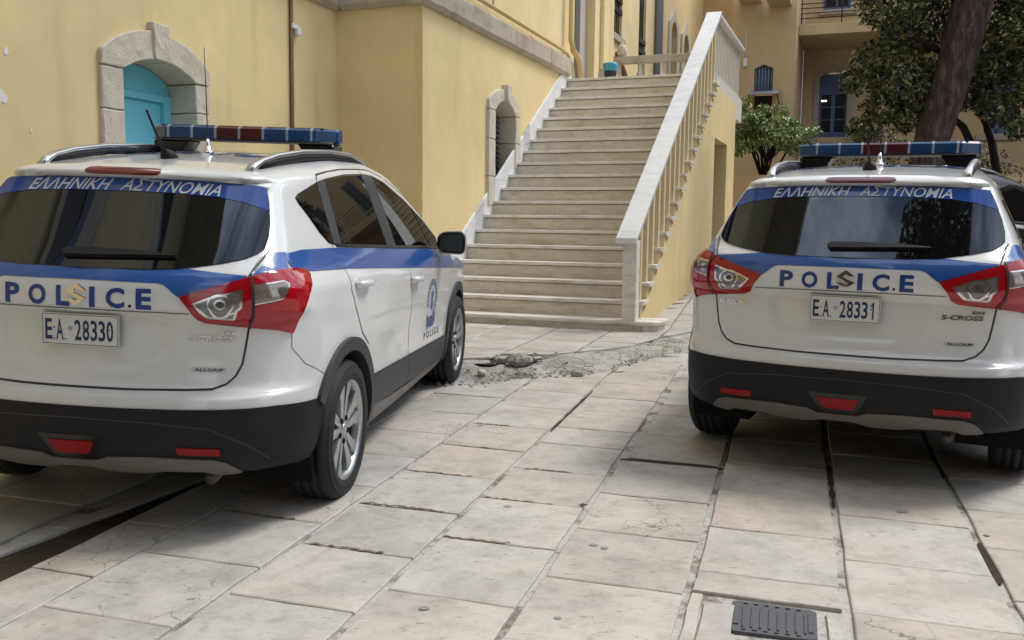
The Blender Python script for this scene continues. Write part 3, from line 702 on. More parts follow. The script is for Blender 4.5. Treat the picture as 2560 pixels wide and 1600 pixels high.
for a, b, zb, zt, zc_ in ((16.77, 17.43, 4.85, 8, None), (18.81, 19.42, 4.45, 8, None)):
    wing(a, b, 3.62, zb); wing(a, b, zt, 11)
    wing(a, b, zb, zt, 'window_pane', M['dark_wood'], .05, FW - .18)
    for k in range(5): tube('window_bar', [(FW - .05, a + (k + .5) * (b - a) / 5, zb), (FW - .05, a + (k + .5) * (b - a) / 5, zt)], .012, M['dark_wood'], bld, 5)
    for z in (zb + .42, zb + .62): prism('shutter_rail', [(a, z), (b, z), (b, z + .09), (a, z + .09)], 'x', FW - .04, FW + .01, M['dark_metal'], bld)
    prism('window_sill', [(a - .1, zb - .12), (b + .1, zb - .12), (b + .1, zb), (a - .1, zb)], 'x', FW - .05, FW + .06, M['plaster_grey'], bld, .008)
wing(17.43, 18.81, 3.62, 11); wing(19.42, 21.88, 3.62, 11)
tube('downpipe', [(FW + .09, 20.3, 3.62), (FW + .09, 20.3, 10)], .085, M['grey_pipe'], bld)
prism('wall_bracket', [(17.0, 4.45), (17.9, 4.05), (17.9, 4.12), (17.0, 4.55)], 'x', FW, FW + .08, M['brown_pipe'], bld)
for a, b, zb, zs_, zc_ in ((21.88, 22.57, 3.62, 5.85, 6.12), (23.42, 24.1, 3.62, 5.85, 6.12)):
    ar_ = arc(a, b, zs_, zc_)
    quadwall('wall', [(a, zs_)] + ar_[::-1][1:-1] + [(b, zs_), (b, 11), (a, 11)], UP, .5, 's', FW)
    wing(a, b, zb, zc_, 'window_pane', M['dark_wood'], .05, FW - .25)
    prism('window_surround', [(a - .22, zb), (a, zb), (a, zs_)] + ar_[::-1][1:5] + [((a + b) / 2, zc_), ((a + b) / 2, zc_ + .36), (a + .1, zc_ + .15), (a - .22, zs_ + .2)], 'x', FW, FW + .05, M['stone'], bld, .01)
    prism('window_surround', [(b, zb), (b + .22, zb), (b + .22, zs_ + .2), (b - .1, zc_ + .15), ((a + b) / 2 + .005, zc_ + .36), ((a + b) / 2 + .005, zc_)] + ar_[::-1][5:-1] + [(b, zs_)], 'x', FW, FW + .05, M['stone'], bld, .01)
wing(22.57, 23.42, 3.62, 11); wing(24.1, 26.3, 3.62, 11)
quadwall('wall', [(FW - .5, 0), (-2.0, 0), (-2.0, 11), (FW - .5, 11)], M['plaster_far'], .5, 'n', 26.3)
wing(14.35, 26.3, -.5, 3.615, 'wall', M['plaster'], .5, FW - .3)

# ================================================================= STAIRS
st = empty('marble_staircase', 'broad pale marble staircase climbing along the yellow wall to a landing', 'staircase', rotz=-TH)
N0, TR, Z1, RI = 9.081, .274, .439, .177
SL, SR = -4.45, -2.10
core = [(N0 + .06, -.2)]
for k in range(19):
    core += [(N0 + .05 + k * TR, Z1 - .04 + k * RI - (RI if k else .5)), (N0 + .05 + k * TR, Z1 - .04 + k * RI)]
core += [(16.98, 3.58), (16.98, 3.2), (14.6, 3.2), (14.0, 2.85), (13.2, 1.5), (9.4, -.2)]
prism('stair_body', core, 'x', SL + .004, -2.152, M['marble_tread'], st)
for k in range(19):
    n0, z = N0 + k * TR, Z1 + k * RI
    sl = SL + .004; sr = SR + random.uniform(-.006, .006)
    d = TR + .035 if k < 18 else 3.0
    if k == 18: sr = -2.2
    # tread: one slab with a softened nose, here and there worn
    segs = 22; q = [(sl, n0 + .012)]
    if k == 0:
        arcp = [(-2.02 + .16 * math.sin(a), n0 + .16 - .16 * math.cos(a)) for a in np.linspace(0, math.pi / 2, 6)]
        q = [(sl, n0)] + arcp + [(-1.86, n0 + .42), (sl, n0 + .42)]
        prism('tread', q, 'z', z - .042, z, M['marble_tread'], st, .008)
        q2 = [(sl, n0 + .03)] + [(-2.02 + .135 * math.sin(a), n0 + .165 - .135 * math.cos(a)) for a in np.linspace(0, math.pi / 2, 6)] + [(-1.885, n0 + .4), (sl, n0 + .4)]
        cuts = [(sl, -3.1), (-3.097, -2.45), (-2.447, -2.05)]
        for a, b in cuts: box('riser', a, b, n0 + .028, n0 + .06, z - .22, z - .043, M['marble'], st)
        for a0, a1 in ((0, .5), (.52, 1.02), (1.04, 1.57)):
            w = [(-2.045 + .15 * math.sin(a), n0 + .178 - .15 * math.cos(a)) for a in np.linspace(a0, a1, 4)]
            w += [(-2.045 + .12 * math.sin(a), n0 + .178 - .12 * math.cos(a)) for a in np.linspace(a1, a0, 4)]
            prism('riser', w, 'z', z - .22, z - .043, M['marble_tread'], st)
        box('riser', -1.925, -1.895, n0 + .18, n0 + .4, z - .22, z - .043, M['marble_tread'], st)
        continue
    bm = bmesh.new(); add_prism(bm, [(n0, z - .036), (n0 + d, z - .036), (n0 + d, z), (n0, z)], 'x', sl, sr)
    es = [e for e in bm.edges if abs((e.verts[0].co.x - e.verts[1].co.x)) > 1 and (e.verts[0].co.y < n0 + .01)]
    bmesh.ops.bevel(bm, geom=es, offset=.008, segments=2, affect='EDGES', profile=.5)
    bm_obj('tread', bm, M['marble_tread'], st)
    if k == 18: box('riser', sl, -2.2, n0 + .032, n0 + .049, z - RI + .001, z - .047, M['marble'], st)
    else: box('riser', sl, -2.158 + .006, n0 + .032, n0 + .049, z - RI + .001, z - .047, M['marble'], st)
    # painted block that shows beside the balusters under each tread end
    if k < 18: box('tread_end_block', -2.30, -2.128, n0 + .026, n0 + .06, z - RI + .002, z - .038, M['cream'], st)
# stepped marble skirting along the wall
for a, b in ((2, 6), (6, 12), (12, 18)):
    lo = lambda n: Z1 + (n - N0) / TR * RI
    n0_, n1_ = N0 + (a - 1) * TR, N0 + b * TR
    if a == 2: n0_ = N0 + .1
    prism('skirting', [(n0_, lo(n0_) - .25), (n1_, lo(n1_) - .25), (n1_, lo(n1_) + .20), (n0_, lo(n0_) + .20)], 'x', SL + .001, SL + .028, M['marble_rail'], st, .003)
box('skirting', SL + .001, SL + .03, 14.02, 14.4, 3.62, 3.80, M['marble_rail'], st)
box('landing_edge', -2.205, -2.165, 14.02, 16.98, 3.42, 3.618, M['marble_rail'], st, .005)
# plastered flank wall with the store doorway
sl_ = RI / TR
def und(n): return Z1 + (n - N0 - .30) * sl_ - .06
fb = lambda n: gz(*sn2w(-2.13, n)) - .2
quadwall('flank_wall', [(9.42, -.1), (13.95, .1), (13.95, und(13.95)), (9.42, und(9.42))], M['plaster'], .25, 's', -2.135, st)
quadwall('flank_wall', [(13.95, 2.68), (15.22, 2.68), (15.22, 3.41), (14.25, 3.41), (14.25, und(14.25)), (13.95, und(13.95) - .003)], M['plaster'], .25, 's', -2.135, st)
quadwall('flank_wall', [(15.22, .1), (15.95, .1), (15.95, 3.41), (15.22, 3.41)], M['plaster'], .25, 's', -2.135, st)
box('doorway_back', -3.4, -3.36, 13.6, 15.6, .1, 3.1, M['plaster_far'], st); box('doorway_side', -3.4, -2.385, 15.22, 15.26, .1, 2.9, M['plaster_far'], st)
quadwall('end_wall', [(SC_ + .01, 0), (-2.14, 0), (-2.14, 3.41), (SC_ + .01, 3.41)], M['plaster'], .2, 'n', 15.96, st)

# balustrade of the stairs
bal = empty('stair_balustrade', 'sloping white marble handrail on square cream balusters beside the stairs', 'balustrade', rotz=-TH)
def railz(n): return 1.285 + (n - 9.06) * .644
prism('handrail', [(9.02, railz(9.02) - .055), (14.02, railz(14.02) - .055), (14.02, railz(14.02)), (9.02, railz(9.02))], 'x', -2.315, -2.105, M['marble_rail'], bal, .004)
box('newel_post', -2.255, -2.115, 9.085, 9.24, Z1 + .001, 1.235, M['marble_tread'], bal, .005)
box('newel_cap', -2.29, -2.125, 9.075, 9.29, 1.20, 1.236, M['marble'], bal, .003)
for k in range(1, 18):
    n = N0 + k * TR + .155; z = Z1 + k * RI
    o = prism('baluster', [(-.038, 0), (.038, 0), (.038, railz(n + .038) - .056 - z), (-.038, railz(n - .038) - .056 - z)], 'x', -.03, .03, M['cream'], bal, .003)
    o.location = (-2.19, n, z + .001)
    o = prism('baluster', [(-.028, 0), (.028, 0), (.028, railz(n - .11 + .028) - .056 - z), (-.028, railz(n - .11 - .028) - .056 - z)], 'x', -.022, .022, M['cream'], bal, .003)
    o.location = (-2.235, n - .11, z + .001)
lb = empty('landing_balustrade', 'level white marble railing along the outer edge of the upper landing', 'balustrade', rotz=-TH)
zt_ = railz(14.02)
prism('handrail', [(14.025, zt_ - .06), (16.98, zt_ - .06), (16.98, zt_), (14.025, zt_)], 'x', -2.34, -2.13, M['marble_rail'], lb, .004)
for k in range(20):
    o = box('baluster', -.028, .028, -.028, .028, 0, zt_ - .062 - 3.62, M['cream_grey'], lb, .003); o.location = (-2.24, 14.08 + k * .15, 3.621)
bb = empty('back_balustrade', 'grey marble railing across the back of the landing behind the top step', 'balustrade', rotz=-TH)
box('handrail', -4.42, -2.36, 16.78, 16.96, 4.30, 4.42, M['stone_dark'], bb, .006)
for k in range(6): box('baluster', -4.36 + k * .39, -4.30 + k * .39, 16.84, 16.90, 3.621, 4.30, M['cream_grey'], bb, .003)
# bucket with blue liner by the landing door
bk = empty('waste_bucket', 'small black bucket with a blue liner at the top of the stairs', 'bucket', loc=sn2w(-3.88, 14.55) + (3.621,))
V_, F_ = tube_geo([(0, 0, 0), (0, 0, .30)], [.12, .145], 16); mesh_obj('bucket', V_, F_, M['black_bag'], bk, True)
V_, F_ = tube_geo([(0, 0, .22), (0, 0, .26), (0, 0, .32), (0, 0, .37)], [.147, .160, .166, .158], 14)
V_ = [Vector(v) + Vector((noise.noise(Vector(v) * 25), noise.noise(Vector(v) * 25 + Vector((5, 0, 0))), 0)) * .012 for v in V_]
mesh_obj('bin_liner', V_, F_, M['blue_bag'], bk, True); bk.scale = (.72, .72, .8)
pr = rock('stone_ornament', (0, 0, 0), (.09, .09, .13), M['stone'], 'pale rounded lump standing on the left end of the landing railing', 'ornament', seed=9)
pr.location = sn2w(-4.28, 16.87) + (4.53,)

# ================================================================= OCHRE BUILDING at the back
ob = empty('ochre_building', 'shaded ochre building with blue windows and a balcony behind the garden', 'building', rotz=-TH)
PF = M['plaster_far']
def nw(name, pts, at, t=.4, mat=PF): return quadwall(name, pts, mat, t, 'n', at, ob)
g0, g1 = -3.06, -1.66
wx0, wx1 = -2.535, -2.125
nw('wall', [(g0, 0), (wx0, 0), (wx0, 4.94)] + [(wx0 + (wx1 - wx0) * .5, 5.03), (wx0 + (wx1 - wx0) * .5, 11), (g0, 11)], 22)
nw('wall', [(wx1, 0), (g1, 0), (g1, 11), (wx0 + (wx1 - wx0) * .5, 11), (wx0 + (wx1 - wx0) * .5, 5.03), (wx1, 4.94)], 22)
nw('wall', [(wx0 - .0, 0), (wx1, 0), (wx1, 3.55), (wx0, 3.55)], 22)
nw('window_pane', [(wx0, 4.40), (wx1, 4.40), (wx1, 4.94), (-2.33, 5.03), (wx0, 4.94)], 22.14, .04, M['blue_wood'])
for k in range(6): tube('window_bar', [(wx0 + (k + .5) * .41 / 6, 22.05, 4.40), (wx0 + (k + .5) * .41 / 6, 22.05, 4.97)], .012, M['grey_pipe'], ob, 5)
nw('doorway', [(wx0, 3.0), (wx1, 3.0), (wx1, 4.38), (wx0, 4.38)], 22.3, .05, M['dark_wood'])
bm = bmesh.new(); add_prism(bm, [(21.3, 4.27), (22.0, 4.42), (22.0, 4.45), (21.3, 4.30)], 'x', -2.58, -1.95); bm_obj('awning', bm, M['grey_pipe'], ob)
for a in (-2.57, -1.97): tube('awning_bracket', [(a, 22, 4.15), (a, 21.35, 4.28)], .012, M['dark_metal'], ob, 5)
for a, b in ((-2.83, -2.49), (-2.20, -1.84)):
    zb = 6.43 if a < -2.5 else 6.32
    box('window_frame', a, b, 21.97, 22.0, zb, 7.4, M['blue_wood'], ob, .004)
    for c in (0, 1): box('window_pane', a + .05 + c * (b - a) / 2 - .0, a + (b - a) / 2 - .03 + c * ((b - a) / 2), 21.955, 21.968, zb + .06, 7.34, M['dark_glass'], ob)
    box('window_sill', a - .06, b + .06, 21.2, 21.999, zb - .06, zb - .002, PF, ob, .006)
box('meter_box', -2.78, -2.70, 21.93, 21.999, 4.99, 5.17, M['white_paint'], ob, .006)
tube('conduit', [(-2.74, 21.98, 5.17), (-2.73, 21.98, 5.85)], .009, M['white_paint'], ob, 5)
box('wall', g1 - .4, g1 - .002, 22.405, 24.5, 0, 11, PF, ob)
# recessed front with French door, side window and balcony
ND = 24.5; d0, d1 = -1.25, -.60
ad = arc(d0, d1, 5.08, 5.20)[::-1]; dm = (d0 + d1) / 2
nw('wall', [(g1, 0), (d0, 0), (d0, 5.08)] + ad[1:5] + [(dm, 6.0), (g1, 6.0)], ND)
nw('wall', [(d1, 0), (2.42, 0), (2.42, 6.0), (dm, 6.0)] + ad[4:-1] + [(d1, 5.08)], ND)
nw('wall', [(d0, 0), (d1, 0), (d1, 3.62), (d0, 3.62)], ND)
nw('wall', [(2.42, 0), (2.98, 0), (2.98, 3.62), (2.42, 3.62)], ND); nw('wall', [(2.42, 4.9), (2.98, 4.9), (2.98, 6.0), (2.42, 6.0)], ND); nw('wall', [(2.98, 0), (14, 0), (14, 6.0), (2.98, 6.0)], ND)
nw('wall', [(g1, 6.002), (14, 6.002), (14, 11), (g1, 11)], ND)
def french(a, b, zb, zt, transom, at=ND + .1):
    f = box('window_frame', a, a + .05, at, at + .06, zb, zt, M['blue_wood'], ob)
    box('window_frame', b - .05, b, at, at + .06, zb, zt, M['blue_wood'], ob)
    box('window_mullion', (a + b) / 2 - .045, (a + b) / 2 + .045, at, at + .06, zb, transom, M['blue_wood'], ob)
    box('window_transom', a + .05, b - .05, at, at + .06, transom, transom + .07, M['blue_wood'], ob)
    box('window_rail', a + .05, b - .05, at, at + .058, zb, zb + .12, M['blue_wood'], ob)
    box('window_pane', a, b, at + .06, at + .075, transom + .07, zt, M['blue_wood'], ob)
    for c in (0, 1):
        p0, p1 = (a + .05, (a + b) / 2 - .045) if c == 0 else ((a + b) / 2 + .045, b - .05)
        box('window_pane', p0, p1, at + .03, at + .04, zb + .12, transom, M['dark_glass'], ob)
        for k in (1, 2): box('glazing_bar', p0, p1, at + .012, at + .029, zb + .12 + (transom - zb - .12) * k / 3 - .012, zb + .12 + (transom - zb - .12) * k / 3 + .012, M['blue_wood'], ob)
french(d0 + .003, d1 - .003, 3.63, 5.16, 4.66)
box('ceiling_tube', -1.21, -1.08, ND + .125, ND + .129, 4.50, 4.53, M['lamp_on'], ob)
for q in ([(d0 - .13, 3.55), (d0 - .002, 3.55), (d0 - .002, 5.08), (d0 - .13, 5.14)], [(d1 + .002, 3.55), (d1 + .13, 3.55), (d1 + .13, 5.14), (d1 + .002, 5.08)], [(d0 - .13, 5.145)] + [(a, z + .004) for a, z in ad] + [(d1 + .13, 5.145), (dm, 5.36)]):
    bm = bmesh.new(); add_prism(bm, q, 'y', ND - .04, ND + .02); bm_obj('window_surround', bm, M['plaster_grey'], ob)
french(2.425, 2.975, 3.63, 4.895, 4.5)
box('window_sill', 2.26, 3.12, ND - .08, ND - .002, 3.47, 3.62, M['plaster_grey'], ob, .01)
box('balcony_slab', g1 + .002, 9, 22.6, ND - .002, 5.73, 5.97, M['plaster_far'], ob, .01)
box('window_frame', -1.24, -.62, ND - .03, ND - .002, 6.66, 8.2, M['blue_wood'], ob, .004)
for a, b in ((-1.19, -.96), (-.90, -.67)): box('window_pane', a, b, ND - .045, ND - .031, 6.72, 8.1, M['dark_glass'], ob)
box('window_sill', -1.33, -.47, ND - .10, ND - .002, 6.54, 6.655, M['plaster_grey'], ob, .01)
box('window_frame', .95, 1.4, ND - .03, ND - .002, 6.7, 8.2, M['blue_wood'], ob, .004); box('window_pane', 1.0, 1.35, ND - .045, ND - .031, 6.76, 8.1, M['dark_glass'], ob)
rl = empty('balcony_railing', 'thin dark metal railing along the balcony of the ochre building', 'railing', rotz=-TH)
for z in (6.11, 6.22, 6.33, 6.43, 6.54, 6.68): tube('rail', [(g1 + .02, 22.66, z), (9, 22.66, z)], .011, M['dark_metal'], rl, 5)
for k in range(11): tube('post', [(g1 + .05 + k * .86, 22.66, 5.97), (g1 + .05 + k * .86, 22.66, 6.7)], .014, M['dark_metal'], rl, 5)

# garden wall, bed behind it
gw = box('garden_wall', -2.72, 8, 18.9, 19.1, .5, 2.41, M['plaster_far']); gw.rotation_euler = (0, 0, -TH)
tag(gw, 'low ochre retaining wall under the shrubs beyond the stairs', 'wall')
bed = box('garden_bed', -2.72, 8, 19.1, 21.99, .5, 2.36, M['soil']); bed.rotation_euler = (0, 0, -TH); bed['kind'] = 'structure'

# courtyard buildings behind and to the right of the camera (seen in the car windows)
def block(name, label, x0, x1, y0, y1, h, face, mat):
    e = empty(name, label, 'building', loc=((x0 + x1) / 2, (y0 + y1) / 2, 0))
    cx, cy = (x0 + x1) / 2, (y0 + y1) / 2
    box('wall', x0 - cx, x1 - cx, y0 - cy, y1 - cy, -1, h, mat, e)
    box('roof', x0 - cx - .3, x1 - cx + .3, y0 - cy - .3, y1 - cy + .3, h + .002, h + .25, M['stone_dark'], e)
    w0 = None
    for z in np.arange(2.2, h - 1.6, 3.1):
        rng = np.arange(x0 + 1.2, x1 - 1.5, 2.6) if face in 'N' else np.arange(y0 + 1.2, y1 - 1.5, 2.6)
        for a in rng:
            if face == 'N': bx = (a - cx, a + 1 - cx, y1 - cy, y1 - cy + .05)
            else: bx = (x0 - cx - .05, x0 - cx, a - cy, a + 1 - cy)
            if w0 is None:
                w0 = box('window', bx[0], bx[1], bx[2], bx[3], z, z + 1.6, M['dark_glass'], e); org = (bx[0], bx[2], z)
            else: inst(w0, e, loc=(bx[0] - org[0], bx[2] - org[1], z - org[2]))
    return e
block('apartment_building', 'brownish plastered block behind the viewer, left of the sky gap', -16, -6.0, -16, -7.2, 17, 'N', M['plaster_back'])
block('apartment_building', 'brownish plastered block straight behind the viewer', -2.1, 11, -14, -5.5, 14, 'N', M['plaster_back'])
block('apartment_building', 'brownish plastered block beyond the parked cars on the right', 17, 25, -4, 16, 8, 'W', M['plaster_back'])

# ================================================================= TREES AND SHRUBS
def leaves(n, blobs, size, seed, up=.3):
    """leaf quads bent along the midrib, scattered in the outer part of ellipsoid clumps"""
    r = np.random.default_rng(seed); Vs, Fs = [], []
    w = np.array([b[3] * b[4] * b[5] for b in blobs]) ** .67; w /= w.sum()
    ids = r.choice(len(blobs), n, p=w)
    for k, b in enumerate(blobs):
        m = int((ids == k).sum())
        if not m: continue
        d = r.normal(size=(m, 3)); d /= np.linalg.norm(d, axis=1)[:, None]
        rad = r.uniform(.25, 1, m) ** .5
        c = np.array(b[:3]) + d * rad[:, None] * np.array(b[3:6])
        nrm = d * .6 + r.normal(size=(m, 3)) * .7 + [0, 0, up]; nrm /= np.linalg.norm(nrm, axis=1)[:, None]
        t = np.cross(nrm, r.normal(size=(m, 3))); t /= np.linalg.norm(t, axis=1)[:, None]; s = np.cross(nrm, t)
        L_ = size * r.uniform(.6, 1.3, m)[:, None]; W = L_ * .42
        for i in range(m):
            b0 = len(Vs)
            Vs += [c[i] - t[i] * L_[i] * .5, c[i] + s[i] * W[i] * .5 + nrm[i] * L_[i] * .08, c[i] + t[i] * L_[i] * .5, c[i] - s[i] * W[i] * .5 + nrm[i] * L_[i] * .08]
            Fs += [(b0, b0 + 1, b0 + 2), (b0, b0 + 2, b0 + 3)]
    return Vs, Fs
def blobs_in(c, ext, n, r, seed):
    g = np.random.default_rng(seed); out = []
    for _ in range(n):
        d = g.normal(size=3); d /= np.linalg.norm(d); p = np.array(c) + d * g.uniform(.3, 1) ** .6 * np.array(ext)
        k = r * g.uniform(.6, 1.3); out.append((*p, k * 1.15, k * 1.15, k * .8))
    return out
def W3(s, n, z): return sn2w(s, n) + (z,)
def branchset(name, parent, paths, mat):
    for p, r in paths: tube(name, p, r, mat, parent, 8)
# big leaning pine trunk
pt = empty('leaning_tree', 'huge leaning tree with a thick purplish trunk and dark leaves behind the right car', 'tree', loc=W3(.75, 15.2, .9))
o0 = Vector(pt.location)
def rel(s, n, z): return Vector(W3(s, n, z)) - o0
tp = [(.62, 15.0, .9), (.80, 15.0, 2.6), (1.02, 15.0, 3.5), (1.24, 15.0, 4.6), (1.36, 15.1, 5.4), (1.55, 15.2, 7.5), (1.8, 15.3, 10)]
tr = [.40, .235, .255, .275, .25, .23, .2]
Vt, Ft = [], []
path = []; rad = []
for i in range(len(tp) - 1):
    for t in np.linspace(0, 1, 9)[:-1]:
        path.append(rel(*[tp[i][k] + (tp[i + 1][k] - tp[i][k]) * t for k in range(3)])); rad.append(tr[i] + (tr[i + 1] - tr[i]) * t)
Vt, Ft = tube_geo(path, rad, 26)
Vt = [Vector(v) + Vector((1, 1, 0)) * (.028 * noise.noise(Vector((v[0] * 7, v[1] * 7, v[2] * 2.2))) + .014 * noise.noise(Vector((v[0] * 22, v[1] * 22, v[2] * 8)))) for v in Vt]
mesh_obj('trunk', Vt, Ft, M['bark'], pt, True)
branchset('branch', pt, [([rel(1.2, 15, 4.5), rel(.6, 14.7, 5.0), rel(.0, 14.5, 5.2), rel(-.5, 14.4, 5.1)], [.09, .07, .045, .02]),
                         ([rel(1.3, 15, 4.9), rel(2.0, 15.2, 5.3), rel(2.8, 15.4, 5.2)], [.09, .06, .02]),
                         ([rel(.9, 15.0, 3.9), rel(.5, 14.8, 4.1), rel(.1, 14.6, 3.9)], [.05, .035, .012])], M['bark_dark'])
bl_ = [(*rel(s, n, z), r * 1.1, r * 1.1, r * .8) for s, n, z, r in (
    (.15, 14.6, 4.55, .45), (.55, 14.7, 4.95, .5), (-.1, 14.5, 5.1, .4), (.45, 15.2, 4.2, .42), (.05, 14.9, 3.85, .36), (-.22, 14.8, 3.55, .28), (.3, 14.9, 3.45, .38), (.62, 15.3, 3.6, .4), (.5, 15.2, 3.05, .32), (.1, 15.0, 3.15, .28), (-.12, 15.0, 2.85, .24),
    (.68, 15.5, 4.55, .4), (.85, 15.6, 3.2, .3), (1.6, 15.7, 4.9, .5), (1.95, 15.6, 4.3, .5), (1.7, 15.8, 3.8, .42), (2.3, 15.4, 4.6, .55), (2.2, 15.6, 3.6, .45), (1.75, 15.6, 3.2, .33), (2.55, 15.5, 3.1, .4), (2.8, 15.5, 4.0, .5), (1.4, 15.9, 3.4, .3), (2.0, 15.5, 2.85, .2), (2.6, 15.6, 5.2, .6), (1.0, 15.8, 5.5, .6), (1.2, 15.8, 5.7, .6), (.2, 14.7, 5.8, .6))]
hi = [(Vector((x, y, z)) - o0) for x, y, z in ((3.3, 5.6, 16.6), (4.2, 5.0, 16.8), (5.2, 5.2, 17.0), (4.6, 6.4, 17.2), (5.8, 6.6, 17.4), (6.4, 8.2, 17.6), (7.2, 10, 17.8), (8.2, 12, 18), (9, 14, 18), (6, 12, 17.6), (10, 10, 17.5))]  # high clumps added out of view to darken the right car's window reflection
Vl, Fl = leaves(27000, bl_, .10, 3)
hi += [(Vector((x, y, z)) - o0) for x, y, z in ((2.4, 2.6, 17), (3.2, 2.0, 17), (4.1, 1.6, 17.1), (3.0, 3.2, 17), (3.9, 2.8, 17.2), (4.7, 2.4, 17.2), (3.4, 4.2, 17), (4.6, 3.8, 17.1))]  # more unseen clumps overhead, added for the same dark reflection
Vh, Fh = leaves(11000, [(*h, 1.0, 1.0, .6) for h in hi], .30, 4); k_ = len(Vl); Vl += Vh; Fl += [tuple(i + k_ for i in f) for f in Fh]
branchset('branch', pt, [([rel(1.8, 15.3, 9.9), rel(2.0, 14.6, 13), Vector((7.2, 10, 17.2)) - o0, Vector((5, 6, 16.9)) - o0], [.2, .16, .10, .04])], M['bark_dark'])  # unseen branch carrying the added high clumps
mesh_obj('crown', Vl, Fl, M['leaf_dark'], pt)
# slender dark stems right of the trunk
for lab, stems in (('slim dark tree with a crooked stem just right of the thick trunk', [[(1.62, 16, .9), (1.42, 16, 2.7), (1.30, 16, 2.95), (1.14, 16, 3.1), (1.05, 16, 3.6)]]),
                   ('slim dark tree with a bent stem nearest the right edge of the picture', [[(2.0, 16, .9), (1.78, 16, 2.35), (1.70, 16, 2.72), (1.60, 16, 3.0), (1.46, 16, 3.25), (1.30, 16, 3.9)]])):
    e = empty('slender_tree', lab, 'tree', 'slender trees right of the trunk', loc=W3(*stems[0][0]))
    oo = Vector(e.location)
    for p in stems: tube('trunk', [Vector(W3(*q)) - oo for q in p], [.075, .062, .055, .045, .035, .02][:len(p)], M['bark_dark'], e, 8)
    top = stems[0][-1]
    b_ = [(*(Vector(W3(top[0] + a, top[1] + .1, top[2] + b)) - oo), .3, .3, .22) for a, b in ((0, .1), (.3, .2), (-.25, .25), (.5, -.1))]
    Vl, Fl = leaves(900, b_, .08, 11); mesh_obj('crown', Vl, Fl, M['leaf_dark'], e)
# bright open shrub
sh = empty('flowering_shrub', 'open bright green shrub with many bare stems left of the right car', 'shrub', loc=W3(-1.95, 19.35, 2.38))
oo = Vector(sh.location); g = np.random.default_rng(5); tips = []
for k in range(13):
    a = g.uniform(0, 6.28); s0, n0 = -1.95 + g.normal(0, .06), 19.35 + g.normal(0, .06)
    ts, tn, tz = -1.85 + .62 * math.cos(a) * g.uniform(.5, 1.2), 19.35 + .35 * math.sin(a), 3.28 + g.uniform(-.15, .22)
    mid = (s0 + (ts - s0) * .45 + g.normal(0, .04), n0 + (tn - n0) * .4, 2.38 + (tz - 2.38) * .5)
    tube('branch', [Vector(W3(s0, n0, 2.36)) - oo, Vector(W3(*mid)) - oo, Vector(W3(ts, tn, tz)) - oo], [.026, .018, .007], M['bark_dark'], sh, 6)
    tips.append((ts, tn, tz))
    for j in range(2):
        t2 = (ts + g.normal(0, .16), tn + g.normal(0, .12), tz + g.normal(.05, .10))
        tube('branch', [Vector(W3(*mid)) - oo, Vector(W3(*[(mid[i] + t2[i]) / 2 + g.normal(0, .03) for i in range(3)])) - oo, Vector(W3(*t2)) - oo], [.014, .010, .005], M['bark_dark'], sh, 5); tips.append(t2)
tips += [(-2.47, 19.3, 3.72), (-2.42, 19.3, 3.85), (-2.05, 19.3, 3.7), (-1.7, 19.3, 3.68), (-2.55, 19.3, 3.2), (-1.1, 19.3, 3.25)] + [(-1.9 + .62 * math.cos(a), 19.2 + .3 * math.sin(a), 2.98 + .10 * math.sin(3 * a)) for a in np.linspace(0, 6.28, 13)[:-1]]
b_ = [(*(Vector(W3(*t)) - oo), .20, .20, .12) for t in tips]
Vl, Fl = leaves(6400, b_, .088, 8, .6); mesh_obj('foliage', Vl, Fl, M['leaf_light'], sh)
hd = empty('dark_hedge', 'low dark clipped bush between the bright shrub and the tree', 'shrub', loc=W3(-.85, 18.3, 1.6))
oo = Vector(hd.location)
b_ = [(*(Vector(W3(s, n, z)) - oo), r, r, r * .8) for s, n, z, r in ((-1.1, 18.2, 2.35, .45), (-.75, 18.2, 2.5, .42), (-.5, 18.2, 2.3, .4), (-.95, 18.2, 2.62, .28), (-.2, 18.3, 2.2, .4), (.3, 18.3, 2.2, .4))]
Vl, Fl = leaves(3200, b_, .06, 21, .4); mesh_obj('foliage', Vl, Fl, M['leaf_hedge'], hd)
tube('stem', [(0, 0, -.9), (0, 0, .6)], .05, M['bark_dark'], hd)
for s, n, z, r, k in ((.1, 17.2, 2.65, .38, 1), (1.75, 17.6, 2.25, .5, 2)):
    e = empty('garden_bush', ['', 'dark brownish leafy bush in front of the thick trunk base', 'round dark bush behind the beacon bar of the right car'][k], 'shrub', loc=W3(s, n, 1.0)); oo = Vector(e.location)
    b_ = [(*(Vector(W3(s + a, n + .1, z + b)) - oo), r * .7, r * .7, r * .6) for a, b in ((0, 0), (.35, .05), (-.35, .1), (.1, .3), (-.15, .35), (.3, -.35), (-.3, -.3))]
    Vl, Fl = leaves(1800, b_, .07, 30 + k, .4); mesh_obj('foliage', Vl, Fl, M['leaf_dark'] if k == 1 else M['leaf_hedge'], e)
    tube('stem', [(0, 0, -.4), (.03, 0, .8), (0, .03, 1.5)], [.05, .04, .02], M['bark_dark'], e)

